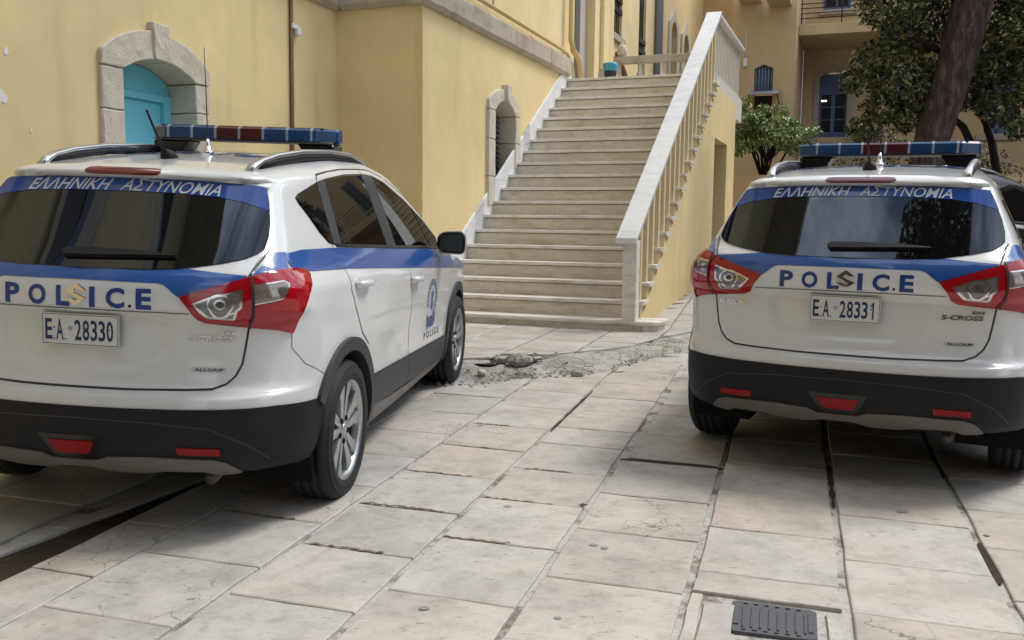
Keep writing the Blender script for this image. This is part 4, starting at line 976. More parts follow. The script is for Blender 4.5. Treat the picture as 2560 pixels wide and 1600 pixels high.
# ================================================================= POLICE CARS
# car axes: x right, y forward, origin on the ground under the rear axle. The body is the zero set of a smooth
# function; panels, glass, lamps and lettering are laid on it as pieces with their own outline and thickness.
def pchip(xs, ys):
    xs = np.array(xs, float); ys = np.array(ys, float); h = np.diff(xs); dl = np.diff(ys) / h; m = np.zeros_like(ys)
    m[1:-1] = np.where(dl[:-1] * dl[1:] > 0, 2 * dl[:-1] * dl[1:] / (dl[:-1] + dl[1:] + 1e-12), 0); m[0] = dl[0]; m[-1] = dl[-1]
    def f(x):
        x = np.clip(x, xs[0], xs[-1]); i = np.clip(np.searchsorted(xs, x) - 1, 0, len(xs) - 2); t = (x - xs[i]) / h[i]
        return (2*t**3 - 3*t**2 + 1) * ys[i] + (t**3 - 2*t**2 + t) * h[i] * m[i] + (-2*t**3 + 3*t**2) * ys[i+1] + (t**3 - t**2) * h[i] * m[i+1]
    return f
REAR = pchip([.15, .22, .30, .38, .46, .55, .598, .618, .65, .75, .88, .90, .93, 1.0, 1.06, 1.10, 1.145, 1.25, 1.385, 1.413, 1.420, 1.432, 1.45, 1.47, 1.6],
             [-.60, -.66, -.735, -.772, -.785, -.782, -.772, -.735, -.712, -.695, -.69, -.70, -.722, -.718, -.695, -.655, -.60, -.50, -.375, -.353, -.388, -.400, -.39, -.34, .2])
FRONT = pchip([.15, .3, .5, .7, .85, .95, 1.1], [3.30, 3.48, 3.52, 3.50, 3.42, 3.25, 2.9])
SIDE = pchip([.15, .22, .30, .45, .60, .75, .90, .97, 1.02, 1.07, 1.20, 1.35, 1.45, 1.55],
             [.76, .80, .83, .845, .846, .850, .845, .832, .806, .772, .714, .645, .598, .52])
TAPER = pchip([-.8, -.5, -.2, .3, 1.0, 2.0, 2.6, 3.2, 3.6], [-.068, -.036, -.016, -.004, 0, 0, -.01, -.06, -.13])
TOP = pchip([-.5, -.40, -.2, 0, .4, .8, 1.2, 1.5, 1.75, 2.1, 2.4, 2.55, 2.9, 3.3, 3.55],
            [1.435, 1.455, 1.480, 1.503, 1.537, 1.561, 1.562, 1.525, 1.43, 1.23, 1.065, 1.02, .985, .91, .80])
KC = pchip([.2, .5, .9, 1.0, 1.1, 1.4, 1.6], [.30, .29, .24, .19, .13, .10, .10])
def smax(a, b, k):
    h = np.maximum(k - np.abs(a - b), 0) / k; return np.maximum(a, b) + h * h * k * .25
def sstep(a, b, x):
    t = np.clip((x - a) / (b - a), 0, 1); return t * t * (3 - 2 * t)
def BF(P):
    x = np.abs(P[..., 0]); y = P[..., 1]; z = P[..., 2]
    # gentle waist crease and scooped lower doors
    scoop = .010 * np.exp(-((z - .60) / .11) ** 2) * sstep(.35, .8, y) * (1 - sstep(1.2, 2.3, y)) - .005 * np.exp(-((z - (.99 - .055 * y)) / .035) ** 2)
    gs = x - SIDE(z) - TAPER(y) * (1 + .5 * np.clip((z - 1) / .4, 0, 1)) + scoop
    q = (x / .345) ** 4 + (np.maximum(.93 - z, 0) / .24) ** 4
    rec = .013 * sstep(1.30, .70, q) * sstep(.925, .905, z)
    gr = (REAR(z) + .20 * x * x + rec - y) * np.where(z > 1.08, .85, 1)
    gf = y - (FRONT(z) - .30 * x * x)
    gt = (z - (TOP(y) - .085 * x * x - .12 * x ** 4 * np.clip((y - 2) / .5, 0, 1))) * .9
    g = smax(gs, gr, KC(z)); g = smax(g, gf, .25); g = smax(g, gt, .07)
    return smax(g, (.19 + .10 * (1 - sstep(-.55, .1, y))) - z, .05)
def march(O, D, t0, t1, n=140):
    ts = np.linspace(t0, t1, n); neg = BF(O[:, None] + D[:, None] * ts[None, :, None]) <= 0
    i = np.clip(neg.argmax(1), 1, n - 1); i = np.where(neg.any(1), i, n - 1); a = ts[i - 1]; b = ts[i]
    for _ in range(22):
        m = (a + b) / 2; inn = BF(O + D * m[:, None]) <= 0; b = np.where(inn, m, b); a = np.where(inn, a, m)
    return O + D * ((a + b) / 2)[:, None]
def grad(P, e=.005):
    n = np.stack([BF(P + np.eye(3)[i] * e) - BF(P - np.eye(3)[i] * e) for i in range(3)], -1)
    return n / np.linalg.norm(n, axis=-1, keepdims=True)
def p_rear(uv):
    O = np.stack([uv[:, 0], np.full(len(uv), -1.1), uv[:, 1]], 1); return march(O, np.tile([0., 1., 0.], (len(uv), 1)), 0, 1.6, 200)
def p_side(sg):
    def f(uv):
        O = np.stack([np.full(len(uv), 1.0 * sg), uv[:, 0], uv[:, 1]], 1); return march(O, np.tile([-1. * sg, 0., 0.], (len(uv), 1)), 0, .8, 120)
    return f
def p_roof(uv):
    O = np.stack([uv[:, 0], uv[:, 1], np.full(len(uv), 1.8)], 1); return march(O, np.tile([0., 0., -1.], (len(uv), 1)), 0, 1.2, 160)
def unit(n): return n / np.linalg.norm(n, axis=1)[:, None]
def p_glass(uv): return p_rear(uv)
p_glass.nf = lambda P: unit(np.stack([.42 * P[:, 0] + .9 * np.sign(P[:, 0]) * np.maximum(np.abs(P[:, 0]) - .5, 0) * 3, np.full(len(P), -1.), .92 - .5 * (P[:, 2] - 1.25)], 1))
def p_sidewin(sg):
    f0 = p_side(sg)
    def f(uv): return f0(uv)
    f.nf = lambda P: unit(np.stack([np.full(len(P), 1. * sg), -.05 + .03 * (P[:, 1] - 1), .42 + .35 * (P[:, 2] - 1.2)], 1))
    return f
def p_plate(uv): return np.stack([uv[:, 0], np.full(len(uv), -.6985) + .012 * (uv[:, 1] - .83), uv[:, 1]], 1)
p_plate.n = (0., -1., 0.)
RC = .75
def p_cyl(uv):
    ph = uv[:, 0] / RC; O = np.stack([np.zeros(len(uv)), np.zeros(len(uv)), uv[:, 1]], 1)
    D = np.stack([np.sin(ph), -np.cos(ph), np.zeros(len(uv))], 1); return march(O + D * 1.5, -D, 0, 1.3, 170)
def cy(*pts): return [(math.atan2(x, -y) * RC, z) for x, y, z in pts]
def mirror(pts): return [(-u, v) for u, v in pts][::-1]
def sym(pts): return pts + [(-u, v) for u, v in pts[::-1] if abs(u) > 1e-6]

def flat_mesh(polys, grid):
    """triangulate 2D polygons and cut them by a grid; returns verts2D, faces"""
    bm = bmesh.new()
    for p in polys:
        bm.faces.new([bm.verts.new((u, v, 0)) for u, v in p])
    bm.normal_update()
    bmesh.ops.triangulate(bm, faces=bm.faces[:], ngon_method='EAR_CLIP')
    return cut_grid(bm, grid)
def cut_grid(bm, grid):
    if grid:
        co = np.array([v.co[:2] for v in bm.verts])
        for ax in (0, 1):
            lo, hi = co[:, ax].min(), co[:, ax].max()
            for c in np.arange(math.floor(lo / grid) * grid + grid, hi, grid):
                no = Vector((1, 0, 0)) if ax == 0 else Vector((0, 1, 0))
                bmesh.ops.bisect_plane(bm, geom=bm.verts[:] + bm.edges[:] + bm.faces[:], plane_co=no * float(c), plane_no=no, dist=1e-6)
    bmesh.ops.remove_doubles(bm, verts=bm.verts[:], dist=1e-5)
    bmesh.ops.recalc_face_normals(bm, faces=bm.faces[:])
    for f in bm.faces:
        if f.normal.z < 0: f.normal_flip()
    return bm
def lay(name, bm, proj, off, thick, mat, parent, flip=False, bulge=0, lip=0):
    """lay a flat bmesh on the body: top surface at height off, edges turned down by thick"""
    bm.verts.index_update(); bm.edges.ensure_lookup_table()
    uv = np.array([v.co[:2] for v in bm.verts]); P = proj(uv); N = proj.nf(P) if hasattr(proj, 'nf') else np.tile(proj.n, (len(uv), 1)) if hasattr(proj, 'n') else grad(P)
    bnd = [e for e in bm.edges if len(e.link_faces) == 1]; isb = np.zeros(len(uv), bool)
    for e in bnd: isb[e.verts[0].index] = isb[e.verts[1].index] = True
    h = np.full(len(uv), off); 
    if bulge:
        Bp = uv[isb]; d = np.sqrt(((uv[:, None] - Bp[None]) ** 2).sum(-1)).min(1); h = off + bulge * np.minimum(1, d / .03) ** .5
    top = P + N * h[:, None]
    faces = [tuple(v.index for v in f.verts) for f in bm.faces]
    if flip: faces = [f[::-1] for f in faces]
    verts = list(top); nor = list(N); n0 = len(verts); mp_ = {}
    if thick:
        for e in bnd:
            a, b = e.verts; f = e.link_faces[0]
            vs = [v.index for v in f.verts]; i, j = a.index, b.index
            if vs[(vs.index(i) + 1) % len(vs)] != j: i, j = j, i
            for k in (i, j):
                if k not in mp_:
                    mp_[k] = len(verts); verts += [top[k], P[k] + N[k] * (off - thick)]; nor += [N[k], N[k]]
            q = (mp_[i], mp_[i] + 1, mp_[j] + 1, mp_[j])
            faces.append(q[::-1] if flip else q)
    bm.free()
    sm = [True] * len(faces)
    return mesh_obj(name, verts, faces, mat, parent, smooth=True, normals=None if thick > .02 else nor)
def patch(name, pts, proj, off, mat, parent, thick=.004, grid=.03, flip=False, bulge=0):
    polys = pts if isinstance(pts[0][0], (list, tuple)) else [pts]
    return lay(name, flat_mesh(polys, grid), proj, off, thick, mat, parent, flip, bulge)
def ribbon(pts, w):
    """closed outline of a strip along a polyline"""
    P = [Vector(p) for p in pts]; Lf, Rt = [], []
    for i, p in enumerate(P):
        t = (P[min(i + 1, len(P) - 1)] - P[max(i - 1, 0)]).normalized(); n = Vector((-t.y, t.x)) * w / 2
        Lf.append(tuple(p + n)); Rt.append(tuple(p - n))
    return [[Lf[i], Rt[i], Rt[i + 1], Lf[i + 1]] for i in range(len(P) - 1)]
def seam(pts, proj, parent, w=.005, off=.0022, name='panel_gap', flip=False, mat=None):
    return patch(name, ribbon(pts, w), proj, off, mat or M['seam'], parent, thick=0, grid=.04, flip=flip)
def text_bm(s, bold=0, shear=0, size=1):
    cu = bpy.data.curves.new('t', 'FONT'); cu.body = s; cu.size = size; cu.offset = bold; cu.shear = shear; cu.resolution_u = 3; cu.fill_mode = 'FRONT'
    o = bpy.data.objects.new('t', cu); COL.objects.link(o)
    dg = bpy.context.evaluated_depsgraph_get(); me = bpy.data.meshes.new_from_object(o.evaluated_get(dg))
    bm = bmesh.new(); bm.from_mesh(me); bpy.data.objects.remove(o); bpy.data.curves.remove(cu); bpy.data.meshes.remove(me)
    bmesh.ops.remove_doubles(bm, verts=bm.verts[:], dist=1e-6); return bm
def fit_bm(bm, u0, u1, v0, v1, fn=None):
    co = np.array([v.co[:2] for v in bm.verts]); lo, hi = co.min(0), co.max(0)
    for v in bm.verts:
        v.co = Vector((u0 + (v.co.x - lo[0]) / (hi[0] - lo[0]) * (u1 - u0), v0 + (v.co.y - lo[1]) / (hi[1] - lo[1]) * (v1 - v0), 0))
    if fn:
        for v in bm.verts: v.co = Vector(fn(v.co.x, v.co.y) + (0,))
    return bm
def join_bm(bms):
    out = bmesh.new()
    for b in bms:
        me = bpy.data.meshes.new('t'); b.to_mesh(me); b.free(); out.from_mesh(me); bpy.data.meshes.remove(me)
    return out
def lettering(name, bm, proj, off, mat, parent, grid=.04, thick=0, flip=False):
    bm.normal_update(); bmesh.ops.triangulate(bm, faces=bm.faces[:]); return lay(name, cut_grid(bm, grid), proj, off, thick, mat, parent, flip)
def digit(ch, x):
    if ch == '1':
        bm = bmesh.new(); bm.faces.new([bm.verts.new((x + a, b, 0)) for a, b in ((.0145, .792), (.0215, .792), (.0215, .872), (.0165, .872), (.0125, .862), (.006, .857), (.006, .849), (.0145, .853))]); return bm
    return fit_bm(text_bm(ch, .018), x, x + .0275, .792, .872)
def neg_u(p): return [neg_u(q) if isinstance(q[0], (list, tuple)) else (-q[0], q[1]) for q in p]
def circ(cx, cz, r, k=20, ry=None): return [(cx + r * math.cos(2 * math.pi * i / k), cz + (ry or r) * math.sin(2 * math.pi * i / k)) for i in range(k)]
def annulus(cx, cz, r0, r1, k=24, s=1.0):
    c0, c1 = circ(cx, cz, r0, k, r0 * s), circ(cx, cz, r1, k, r1 * s)
    return [[c0[i], c1[i], c1[(i + 1) % k], c0[(i + 1) % k]] for i in range(k)]

def body_mesh():
    """body shell: a cube grid blown up onto the zero set"""
    n = 112; C = np.array([0, 1.37, .80]); A = np.array([.85, 2.2, .70]); key = {}; dirs = []; faces = []
    for ax in range(3):
        for sg in (-1, 1):
            idx = np.zeros((n + 1, n + 1), int)
            for i in range(n + 1):
                for j in range(n + 1):
                    a, b = math.tan((i / n * 2 - 1) * math.pi / 4), math.tan((j / n * 2 - 1) * math.pi / 4)
                    d = [0, 0, 0]; d[ax] = sg; d[(ax + 1) % 3] = a; d[(ax + 2) % 3] = b
                    k = tuple(round(v, 6) for v in d)
                    if k not in key: key[k] = len(dirs); dirs.append(d)
                    idx[i, j] = key[k]
            for i in range(n):
                for j in range(n):
                    f = (idx[i, j], idx[i + 1, j], idx[i + 1, j + 1], idx[i, j + 1]); faces.append(f if sg > 0 else f[::-1])
    D = np.array(dirs, float) * A; D /= np.linalg.norm(D, axis=1)[:, None]
    P = np.concatenate([march(C + d * 2.6, -d, 0, 2.4, 170) for d in np.array_split(D, 40)])
    return P, grad(P), faces
BP, BN, BFc = body_mesh()
_in = (BP[:, 1] < -.2) & (BP[:, 2] > 1.085) & (BP[:, 2] < 1.432 - .02 * (np.abs(BP[:, 0]) > .38)) & (np.abs(BP[:, 0]) < .655 - .30 * np.clip(BP[:, 2] - 1.16, 0, 1)) & (BN[:, 1] < -.2)
BP[_in] -= BN[_in] * .03
def arch_hit(P):
    for wy in (0, 2.6):
        if (P[1] - wy) ** 2 + (P[2] - .325) ** 2 < .368 ** 2 and abs(P[0]) > .45 and P[2] < .72: return True
    return False
_c = np.array([BP[list(f)].mean(0) for f in BFc])
_keep = [i for i in range(len(BFc)) if not arch_hit(_c[i])]
BFk = [BFc[i] for i in _keep]; BMi = [1 if _c[i][2] < .30 else 0 for i in _keep]

def make_wheel(name, parent, x, y, sg):
    """tyre as the wheel part; rim, nuts and cap as its pieces; sg = +1 for the right side"""
    prof = [(.226, -.095), (.255, -.100), (.290, -.100), (.308, -.088), (.318, -.070), (.3185, -.046), (.311, -.044), (.311, -.036), (.3190, -.034), (.3195, -.006), (.311, -.004), (.311, .004), (.3195, .006), (.3190, .034), (.311, .036), (.311, .044), (.3185, .046), (.318, .070),
            (.308, .088), (.296, .096), (.294, .099), (.290, .1005), (.262, .1015), (.260, .104), (.256, .1035), (.235, .101), (.226, .096)]
    k = 72; V, Fc = [], []
    for i in range(k):
        a = 2 * math.pi * i / k
        for j, (r, w) in enumerate(prof):
            if 3 <= j <= 19 and i % 2: r -= .0035 if j in (3, 4, 18, 19) else .0012
            V.append((w * sg, math.cos(a) * r, math.sin(a) * r))
    m = len(prof)
    Fc = [(i * m + j, i * m + j + 1, ((i + 1) % k) * m + j + 1, ((i + 1) % k) * m + j) for i in range(k) for j in range(m - 1)]
    if sg > 0: Fc = [f[::-1] for f in Fc]
    w = mesh_obj(name, V, Fc, M['rubber'], parent, smooth=True); w.location = (x, y, .318)
    # barrel and rim lip
    V, Fc = [], []; pf = [(.205, -.08), (.205, .05), (.209, .080), (.2265, .0955), (.230, .0965), (.2265, .090)]
    k = 48
    for i in range(k):
        a = 2 * math.pi * i / k
        for r, xx in pf: V.append((xx * sg, math.cos(a) * r, math.sin(a) * r))
    m = len(pf); Fc = [(i * m + j, i * m + j + 1, ((i + 1) % k) * m + j + 1, ((i + 1) % k) * m + j) for i in range(k) for j in range(m - 1)]
    mi = [1 if j < 1 else 0 for i in range(k) for j in range(m - 1)]
    mesh_obj('rim', V, Fc, [M['rim'], M['rim_dark']], w, smooth=True, midx=mi)
    disc = [(-.02 * sg, math.cos(2 * math.pi * i / 32) * .204, math.sin(2 * math.pi * i / 32) * .204) for i in range(32)]
    mesh_obj('brake_disc', disc, [tuple(range(32))], M['under'], w)
    def pol(r, a): return (r * math.cos(a), r * math.sin(a))
    sp0 = None
    for s in range(5):
        for e in (-1, 1):
            a0 = math.pi / 2 + s * 2 * math.pi / 5
            if s == 0:
                q = [pol(.045, a0 + e * math.radians(2)), pol(.10, a0 + e * math.radians(4.5)), pol(.208, a0 + e * math.radians(5.5)), pol(.214, a0 + e * math.radians(16)), pol(.208, a0 + e * math.radians(25)), pol(.15, a0 + e * math.radians(22)), pol(.085, a0 + e * math.radians(28)), pol(.055, a0 + e * math.radians(36)), pol(.04, a0 + e * math.radians(36))]
                bm = bmesh.new(); add_prism(bm, q, 'x', .045 * sg, .078 * sg)
                for v in bm.verts:
                    r = math.hypot(v.co.y, v.co.z); v.co.x += sg * (.012 * (r / .21) ** 2 - .006)
                    aa = math.atan2(v.co.z, v.co.y) - a0
                    if abs(v.co.x) > .065: v.co.x -= sg * .010 * abs(math.sin(aa)) * (r / .2)
                sp = bm_obj('spoke', bm, M['rim'], w); 
                if e < 0: spA = sp
                else: spB = sp
            else: inst(spA if e < 0 else spB, w, rot=(s * 2 * math.pi / 5, 0, 0))
    V, Fc = tube_geo([(.03 * sg, 0, 0), (.070 * sg, 0, 0), (.076 * sg, 0, 0)], [.062, .058, .03], 20); mesh_obj('hub', V, Fc, M['rim'], w, True)
    V, Fc = tube_geo([(.07 * sg, 0, 0), (.079 * sg, 0, 0), (.081 * sg, 0, 0)], [.030, .028, .02], 18); mesh_obj('hub_cap', V, Fc, M['rim'], w, True)
    n0 = None
    for s in range(5):
        a = math.pi / 2 + (s + .5) * 2 * math.pi / 5
        p = (math.cos(a) * .055, math.sin(a) * .055)
        if n0 is None:
            V, Fc = tube_geo([(.066 * sg, *p), (.0775 * sg, *p)], [.013, .012], 10); n0 = mesh_obj('wheel_nut', V, Fc, M['under'], w)
        else: inst(n0, w, rot=(s * 2 * math.pi / 5, 0, 0))
    return w

SREAR = [(-.42, 1.136), (-.265, 1.143), (.07, 1.131), (1.1, 1.068), (2.06, 1.0), (2.6, .955), (3.05, .90), (3.05, .80), (2.32, .863), (1.04, .965), (.11, 1.036), (-.27, 1.057), (-.42, 1.075)]
DLO = [(-.092, 1.352), (-.05, 1.368), (.02, 1.381), (.235, 1.421), (.38, 1.438), (.7, 1.462), (1.02, 1.470), (1.215, 1.463), (1.40, 1.425), (1.7, 1.325), (1.95, 1.205), (2.14, 1.09), (2.12, 1.015), (1.987, 1.018), (1.113, 1.072), (.141, 1.138), (.067, 1.153), (.009, 1.20), (-.04, 1.273), (-.085, 1.327)]
def clip_y(poly, a, b):
    def cut(P, c, keep):
        out = []
        for i in range(len(P)):
            p, q = P[i], P[(i + 1) % len(P)]; ip, iq = keep(p), keep(q)
            if ip: out.append(p)
            if ip != iq:
                f, g = c(p), c(q); t = f / (f - g); out.append((p[0] + (q[0] - p[0]) * t, p[1] + (q[1] - p[1]) * t))
        return out
    # a, b: slanted limits as (y at z=1.1, y at z=1.45)
    if a: c = lambda p: p[0] - (a[0] + (a[1] - a[0]) * (p[1] - 1.1) / .35); poly = cut(poly, c, lambda p: c(p) >= 0)
    if b: c2 = lambda p: (b[0] + (b[1] - b[0]) * (p[1] - 1.1) / .35) - p[0]; poly = cut(poly, c2, lambda p: c2(p) >= 0)
    return poly
def inset(poly, d):
    n = len(poly); out = []
    ar = sum(poly[i][0] * poly[(i + 1) % n][1] - poly[(i + 1) % n][0] * poly[i][1] for i in range(n)); s = 1 if ar > 0 else -1
    for i in range(n):
        p, a, b = Vector(poly[i]), Vector(poly[i - 1]), Vector(poly[(i + 1) % n])
        t1 = (p - a).normalized(); t2 = (b - p).normalized(); nn = Vector((-t1.y - t2.y, t1.x + t2.x)) * s
        if nn.length < 1e-6: out.append(tuple(p)); continue
        nn.normalize(); k = max(.5, abs(nn.dot(Vector((-t1.y, t1.x))))); out.append(tuple(p + nn * d / k))
    return out

def make_car(name, label, group, matrix, police=True, plate='28330'):
    car = empty(name, label, 'police car' if police else 'car', group, matrix=matrix)
    paint = M['paint'] if police else M['gloss_black']
    if 'body' not in CARMESH:
        b = mesh_obj('body', BP, BFk, [paint, M['under']], car, smooth=True, normals=BN, midx=BMi); CARMESH['body'] = b
    def S(nm, pts, off, mat, sg, **k):
        return patch(nm, pts, (p_sidewin if mat is M['side_glass'] else p_side)(sg), off, mat, k.pop('parent', car), flip=sg < 0, **k)
    for sg in (1, -1):
        f = sg < 0
        # doors
        rd = S('rear_door', [(.40, .40), (1.115, .365), (1.12, .44), (1.17, .64), (1.175, .80), (1.125, .97), (1.095, 1.06), (1.06, 1.30), (1.02, 1.487), (.7, 1.482), (.45, 1.465), (.29, 1.450), (.25, 1.425), (.17, 1.30), (.10, 1.127), (.105, 1.036), (.075, .95), (.127, .851), (.21, .734), (.32, .66), (.39, .56), (.415, .47)], .0015, paint, sg, thick=.003)
        fd = S('front_door', [(1.122, .365), (2.16, .30), (2.20, .46), (2.29, .66), (2.285, .86), (2.20, 1.02), (2.12, 1.13), (1.95, 1.235), (1.7, 1.355), (1.42, 1.452), (1.2, 1.488), (1.027, 1.490), (1.066, 1.30), (1.101, 1.06), (1.131, .97), (1.181, .80), (1.177, .64), (1.127, .44)], .0015, paint, sg, thick=.003)
        seam([(.45, 1.469), (.29, 1.454), (.247, 1.428), (.165, 1.30), (.096, 1.127), (.101, 1.036), (.071, .95), (.123, .851), (.206, .734), (.316, .664)], p_side(sg), car, flip=f)
        seam([(1.03, 1.492), (1.063, 1.30), (1.098, 1.06), (1.128, .97), (1.178, .80), (1.174, .64), (1.124, .44), (1.118, .33)], p_side(sg), car, off=.0026, flip=f)
        seam([(2.10, 1.15), (2.205, 1.02), (2.29, .86), (2.295, .66), (2.20, .45)], p_side(sg), car, flip=f)
        seam([(.29, 1.456), (.45, 1.470), (.7, 1.487), (1.03, 1.494), (1.2, 1.493), (1.42, 1.457), (1.7, 1.360), (1.95, 1.240), (2.12, 1.135)], p_side(sg), car, flip=f)
        # side glass with its black surround
        S('window_surround', DLO, .003, M['gloss_black'], sg, thick=.004)
        ins = inset(DLO, .006)
        S('quarter_window', clip_y(ins, None, (.095, .235)), .006, M['side_glass'], sg, thick=.003, grid=.025)
        S('rear_side_window', inset(clip_y(ins, (.335, .36), (.92, .985)), .004), .006, M['side_glass'], sg, thick=.003, grid=.025)
        S('vent_window', inset(clip_y(ins, (.185, .355), (.328, .352)), .003), .006, M['side_glass'], sg, thick=.003)
        S('front_side_window', inset(clip_y(ins, (1.105, 1.19), (1.80, 1.70)), .004), .006, M['side_glass'], sg, thick=.003, grid=.025)
        S('corner_window', inset(clip_y(ins, (1.84, 1.74), None), .006), .006, M['side_glass'], sg, thick=.003)
        S('door_pillar', clip_y(ins, (.105, .245), (.18, .35)), .007, M['clad'], sg, thick=.004)
        S('door_pillar', clip_y(ins, (.932, .995), (1.093, 1.18)), .007, M['clad'], sg, thick=.004)
        S('window_trim', [(.141, 1.131), (1.113, 1.066), (1.987, 1.011), (2.11, 1.004), (2.11, 1.017), (1.987, 1.024), (1.113, 1.079), (.141, 1.144)], .009, M['gloss_black'], sg, thick=.006)
        # wheel arches, cladding, sill
        for wy, a0, a1 in ((0, -12, 150), (2.6, -30, 192)):
            an = np.radians(np.linspace(a0, a1, 30))
            q = [[(wy + .418 * math.cos(a), .322 + .418 * math.sin(a)), (wy + .418 * math.cos(b), .322 + .418 * math.sin(b)), (wy + .358 * math.cos(b), .322 + .358 * math.sin(b)), (wy + .358 * math.cos(a), .322 + .358 * math.sin(a))] for a, b in zip(an[:-1], an[1:])]
            S('wheel_arch_trim', q, .018, M['clad'], sg, thick=.075, grid=0)
            V, Fc = [], []
            for i, a in enumerate(np.radians(np.linspace(-25, 205, 24))):
                for xx in (.50, .80): V.append((xx * sg, wy + .366 * math.cos(a), .325 + .366 * math.sin(a)))
            c0 = len(V)
            Fc = [(2 * i, 2 * i + 1, 2 * i + 3, 2 * i + 2) for i in range(23)] + [tuple(2 * i for i in range(24))]
            mesh_obj('wheel_arch_liner', V, Fc, M['under'], car)
        S('door_cladding', [(.40, .335), (1.113, .305), (1.113, .462), (.412, .492)], .012, M['clad'], sg, thick=.014)
        S('door_cladding', [(1.121, .305), (2.22, .255), (2.20, .415), (1.121, .462)], .012, M['clad'], sg, thick=.014)
        S('sill_trim', [(.36, .245), (.42, .235), (2.2, .20), (2.23, .25), (1.2, .295), (1.6, .268), (.75, .305), (.5, .33), (.40, .335)], .008, M['silver_pl'], sg, thick=.012)
        # handles
        for nm, y0, z0, door in (('door_handle', .13, .967, rd), ('door_handle', 1.145, .893, fd)):
            hp = p_side(sg)(np.array([(y0 + t * .2, z0 - t * .008) for t in np.linspace(0, 1, 9)]))
            pth = [(p[0] + sg * (.006 + .030 * math.sin(math.pi * min(1, max(0, t))) ** .4), p[1], p[2]) for p, t in zip(hp, np.linspace(0, 1, 9))]
            tube('door_handle', pth, [.010, .015, .017, .017, .017, .017, .017, .015, .010], paint, door, 10, squash=1.0)
            S('handle_recess', circ(y0 + .07, z0 + .0, .045, 18, .032), .0022, paint, sg, thick=.001, grid=.03, parent=door)
        # mirror
        mx, my, mz = .925 * sg, 1.93, 1.060
        bm = bmesh.new(); bmesh.ops.create_uvsphere(bm, u_segments=20, v_segments=14, radius=1)
        for v in bm.verts:
            x, y, z = v.co; sgn = lambda t, e: math.copysign(abs(t) ** e, t)
            v.co = Vector((sgn(x, .55) * .115, max(sgn(y, .8) * .085, -.035), sgn(z, .6) * .078 * (1 + .18 * x * sg)))
        mi = bm_obj('mirror_housing', bm, M['black'], car, True); mi.location = (mx, my, mz); mi.scale = (.80, .85, .88)
        bm = bmesh.new(); bmesh.ops.create_uvsphere(bm, u_segments=20, v_segments=14, radius=1)
        for v in bm.verts:
            x, y, z = v.co; sgn = lambda t, e: math.copysign(abs(t) ** e, t)
            v.co = Vector((sgn(x, .55) * .119, max(sgn(y, .8) * .09, -.012), sgn(z, .6) * .084 * (1 + .18 * x * sg)))
        bm_obj('mirror_cap', bm, paint, mi, True)
        bm = bmesh.new(); add_prism(bm, [(-.092, -.056), (.088, -.062), (.098, .05), (.07, .066), (-.08, .052)], 'y', -.043, -.034)
        bm_obj('mirror_glass', bm, M['mirror'], mi)
        if sg < 0:
            for v in mi.children[-1].data.vertices: v.co.x *= -1
            mi.children[-1].data.flip_normals()
        tube('mirror_arm', [(.80 * sg, 1.93, .99), (.87 * sg, 1.94, .985), (.93 * sg, 1.94, 1.0)], [.035, .03, .03], paint, car, 8, squash=.6)
        # roof rail
        tube('roof_rail', [(.468 * sg, -.205, 1.456), (.472 * sg, -.17, 1.480), (.478 * sg, -.10, 1.504), (.486 * sg, .05, 1.531), (.494 * sg, .35, 1.560), (.498 * sg, .75, 1.575), (.496 * sg, 1.1, 1.570), (.493 * sg, 1.32, 1.545), (.49 * sg, 1.42, 1.52), (.488 * sg, 1.46, 1.50)], [.022] * 2 + [.0175] * 6 + [.02] * 2, M['rail'], car, 10, squash=.75)
        tube('rail_gasket', [(.478 * sg, -.12, 1.480), (.486 * sg, .05, 1.505), (.494 * sg, .35, 1.535), (.498 * sg, .75, 1.552), (.496 * sg, 1.1, 1.548), (.49 * sg, 1.38, 1.51)], .019, M['black'], car, 6)
        for wy in (0, 2.6):
            k = ('wheel', sg)
            if k not in CARMESH: CARMESH[k] = make_wheel('wheel', car, .752 * sg, wy, sg)
            else: w = copy_tree(CARMESH[k], car); w.location = (.762 * sg, wy, .318)
    # windscreen
    patch('windscreen', [(-.62, 2.36), (.62, 2.36), (.5, 1.62), (-.5, 1.62)], p_roof, .004, M['glass'], car, thick=.004, grid=.06)
    if not police:
        return car
    # ---- rear end
    tg_half = [(0, .622), (.222, .622), (.42, .626), (.512, .630), (.558, .647), (.588, .677), (.608, .722), (.618, .785), (.629, .862), (.634, .96), (.632, 1.06), (.648, 1.145), (.625, 1.25), (.571, 1.395), (.43, 1.408), (.2, 1.414), (0, 1.416)]
    tg = patch('tailgate', sym(tg_half), p_rear, .0015, paint, car, thick=.003, grid=.03)
    for e in (1, -1):
        seam([(e * u, v) for u, v in [(.0, .618), (.222, .618), (.42, .622), (.514, .626), (.562, .645), (.592, .676), (.612, .722), (.622, .785), (.633, .862)]], p_rear, car, w=.007, off=.0028)
        seam([(e * u, v) for u, v in [(.634, 1.058), (.652, 1.11), (.662, 1.15)]], p_rear, car, w=.005, off=.0028)
    seam([(-.425, .914), (0, .918), (.425, .914)], p_rear, tg, w=.0035, off=.0022, mat=M['silver_pl'], name='crease_line')
    # blue film of the tailgate
    bt = [(0, 1.085), (.385, 1.085), (.43, 1.078), (.52, 1.070), (.63, 1.062), (.628, 1.02), (.52, 1.0), (.40, .972), (.386, .98), (.368, .994), (.349, 1.011), (.335, 1.020), (.313, 1.026), (0, 1.029)]
    patch('blue_film', sym(bt), p_rear, .0030, M['blue'], tg, thick=.001, grid=.03)
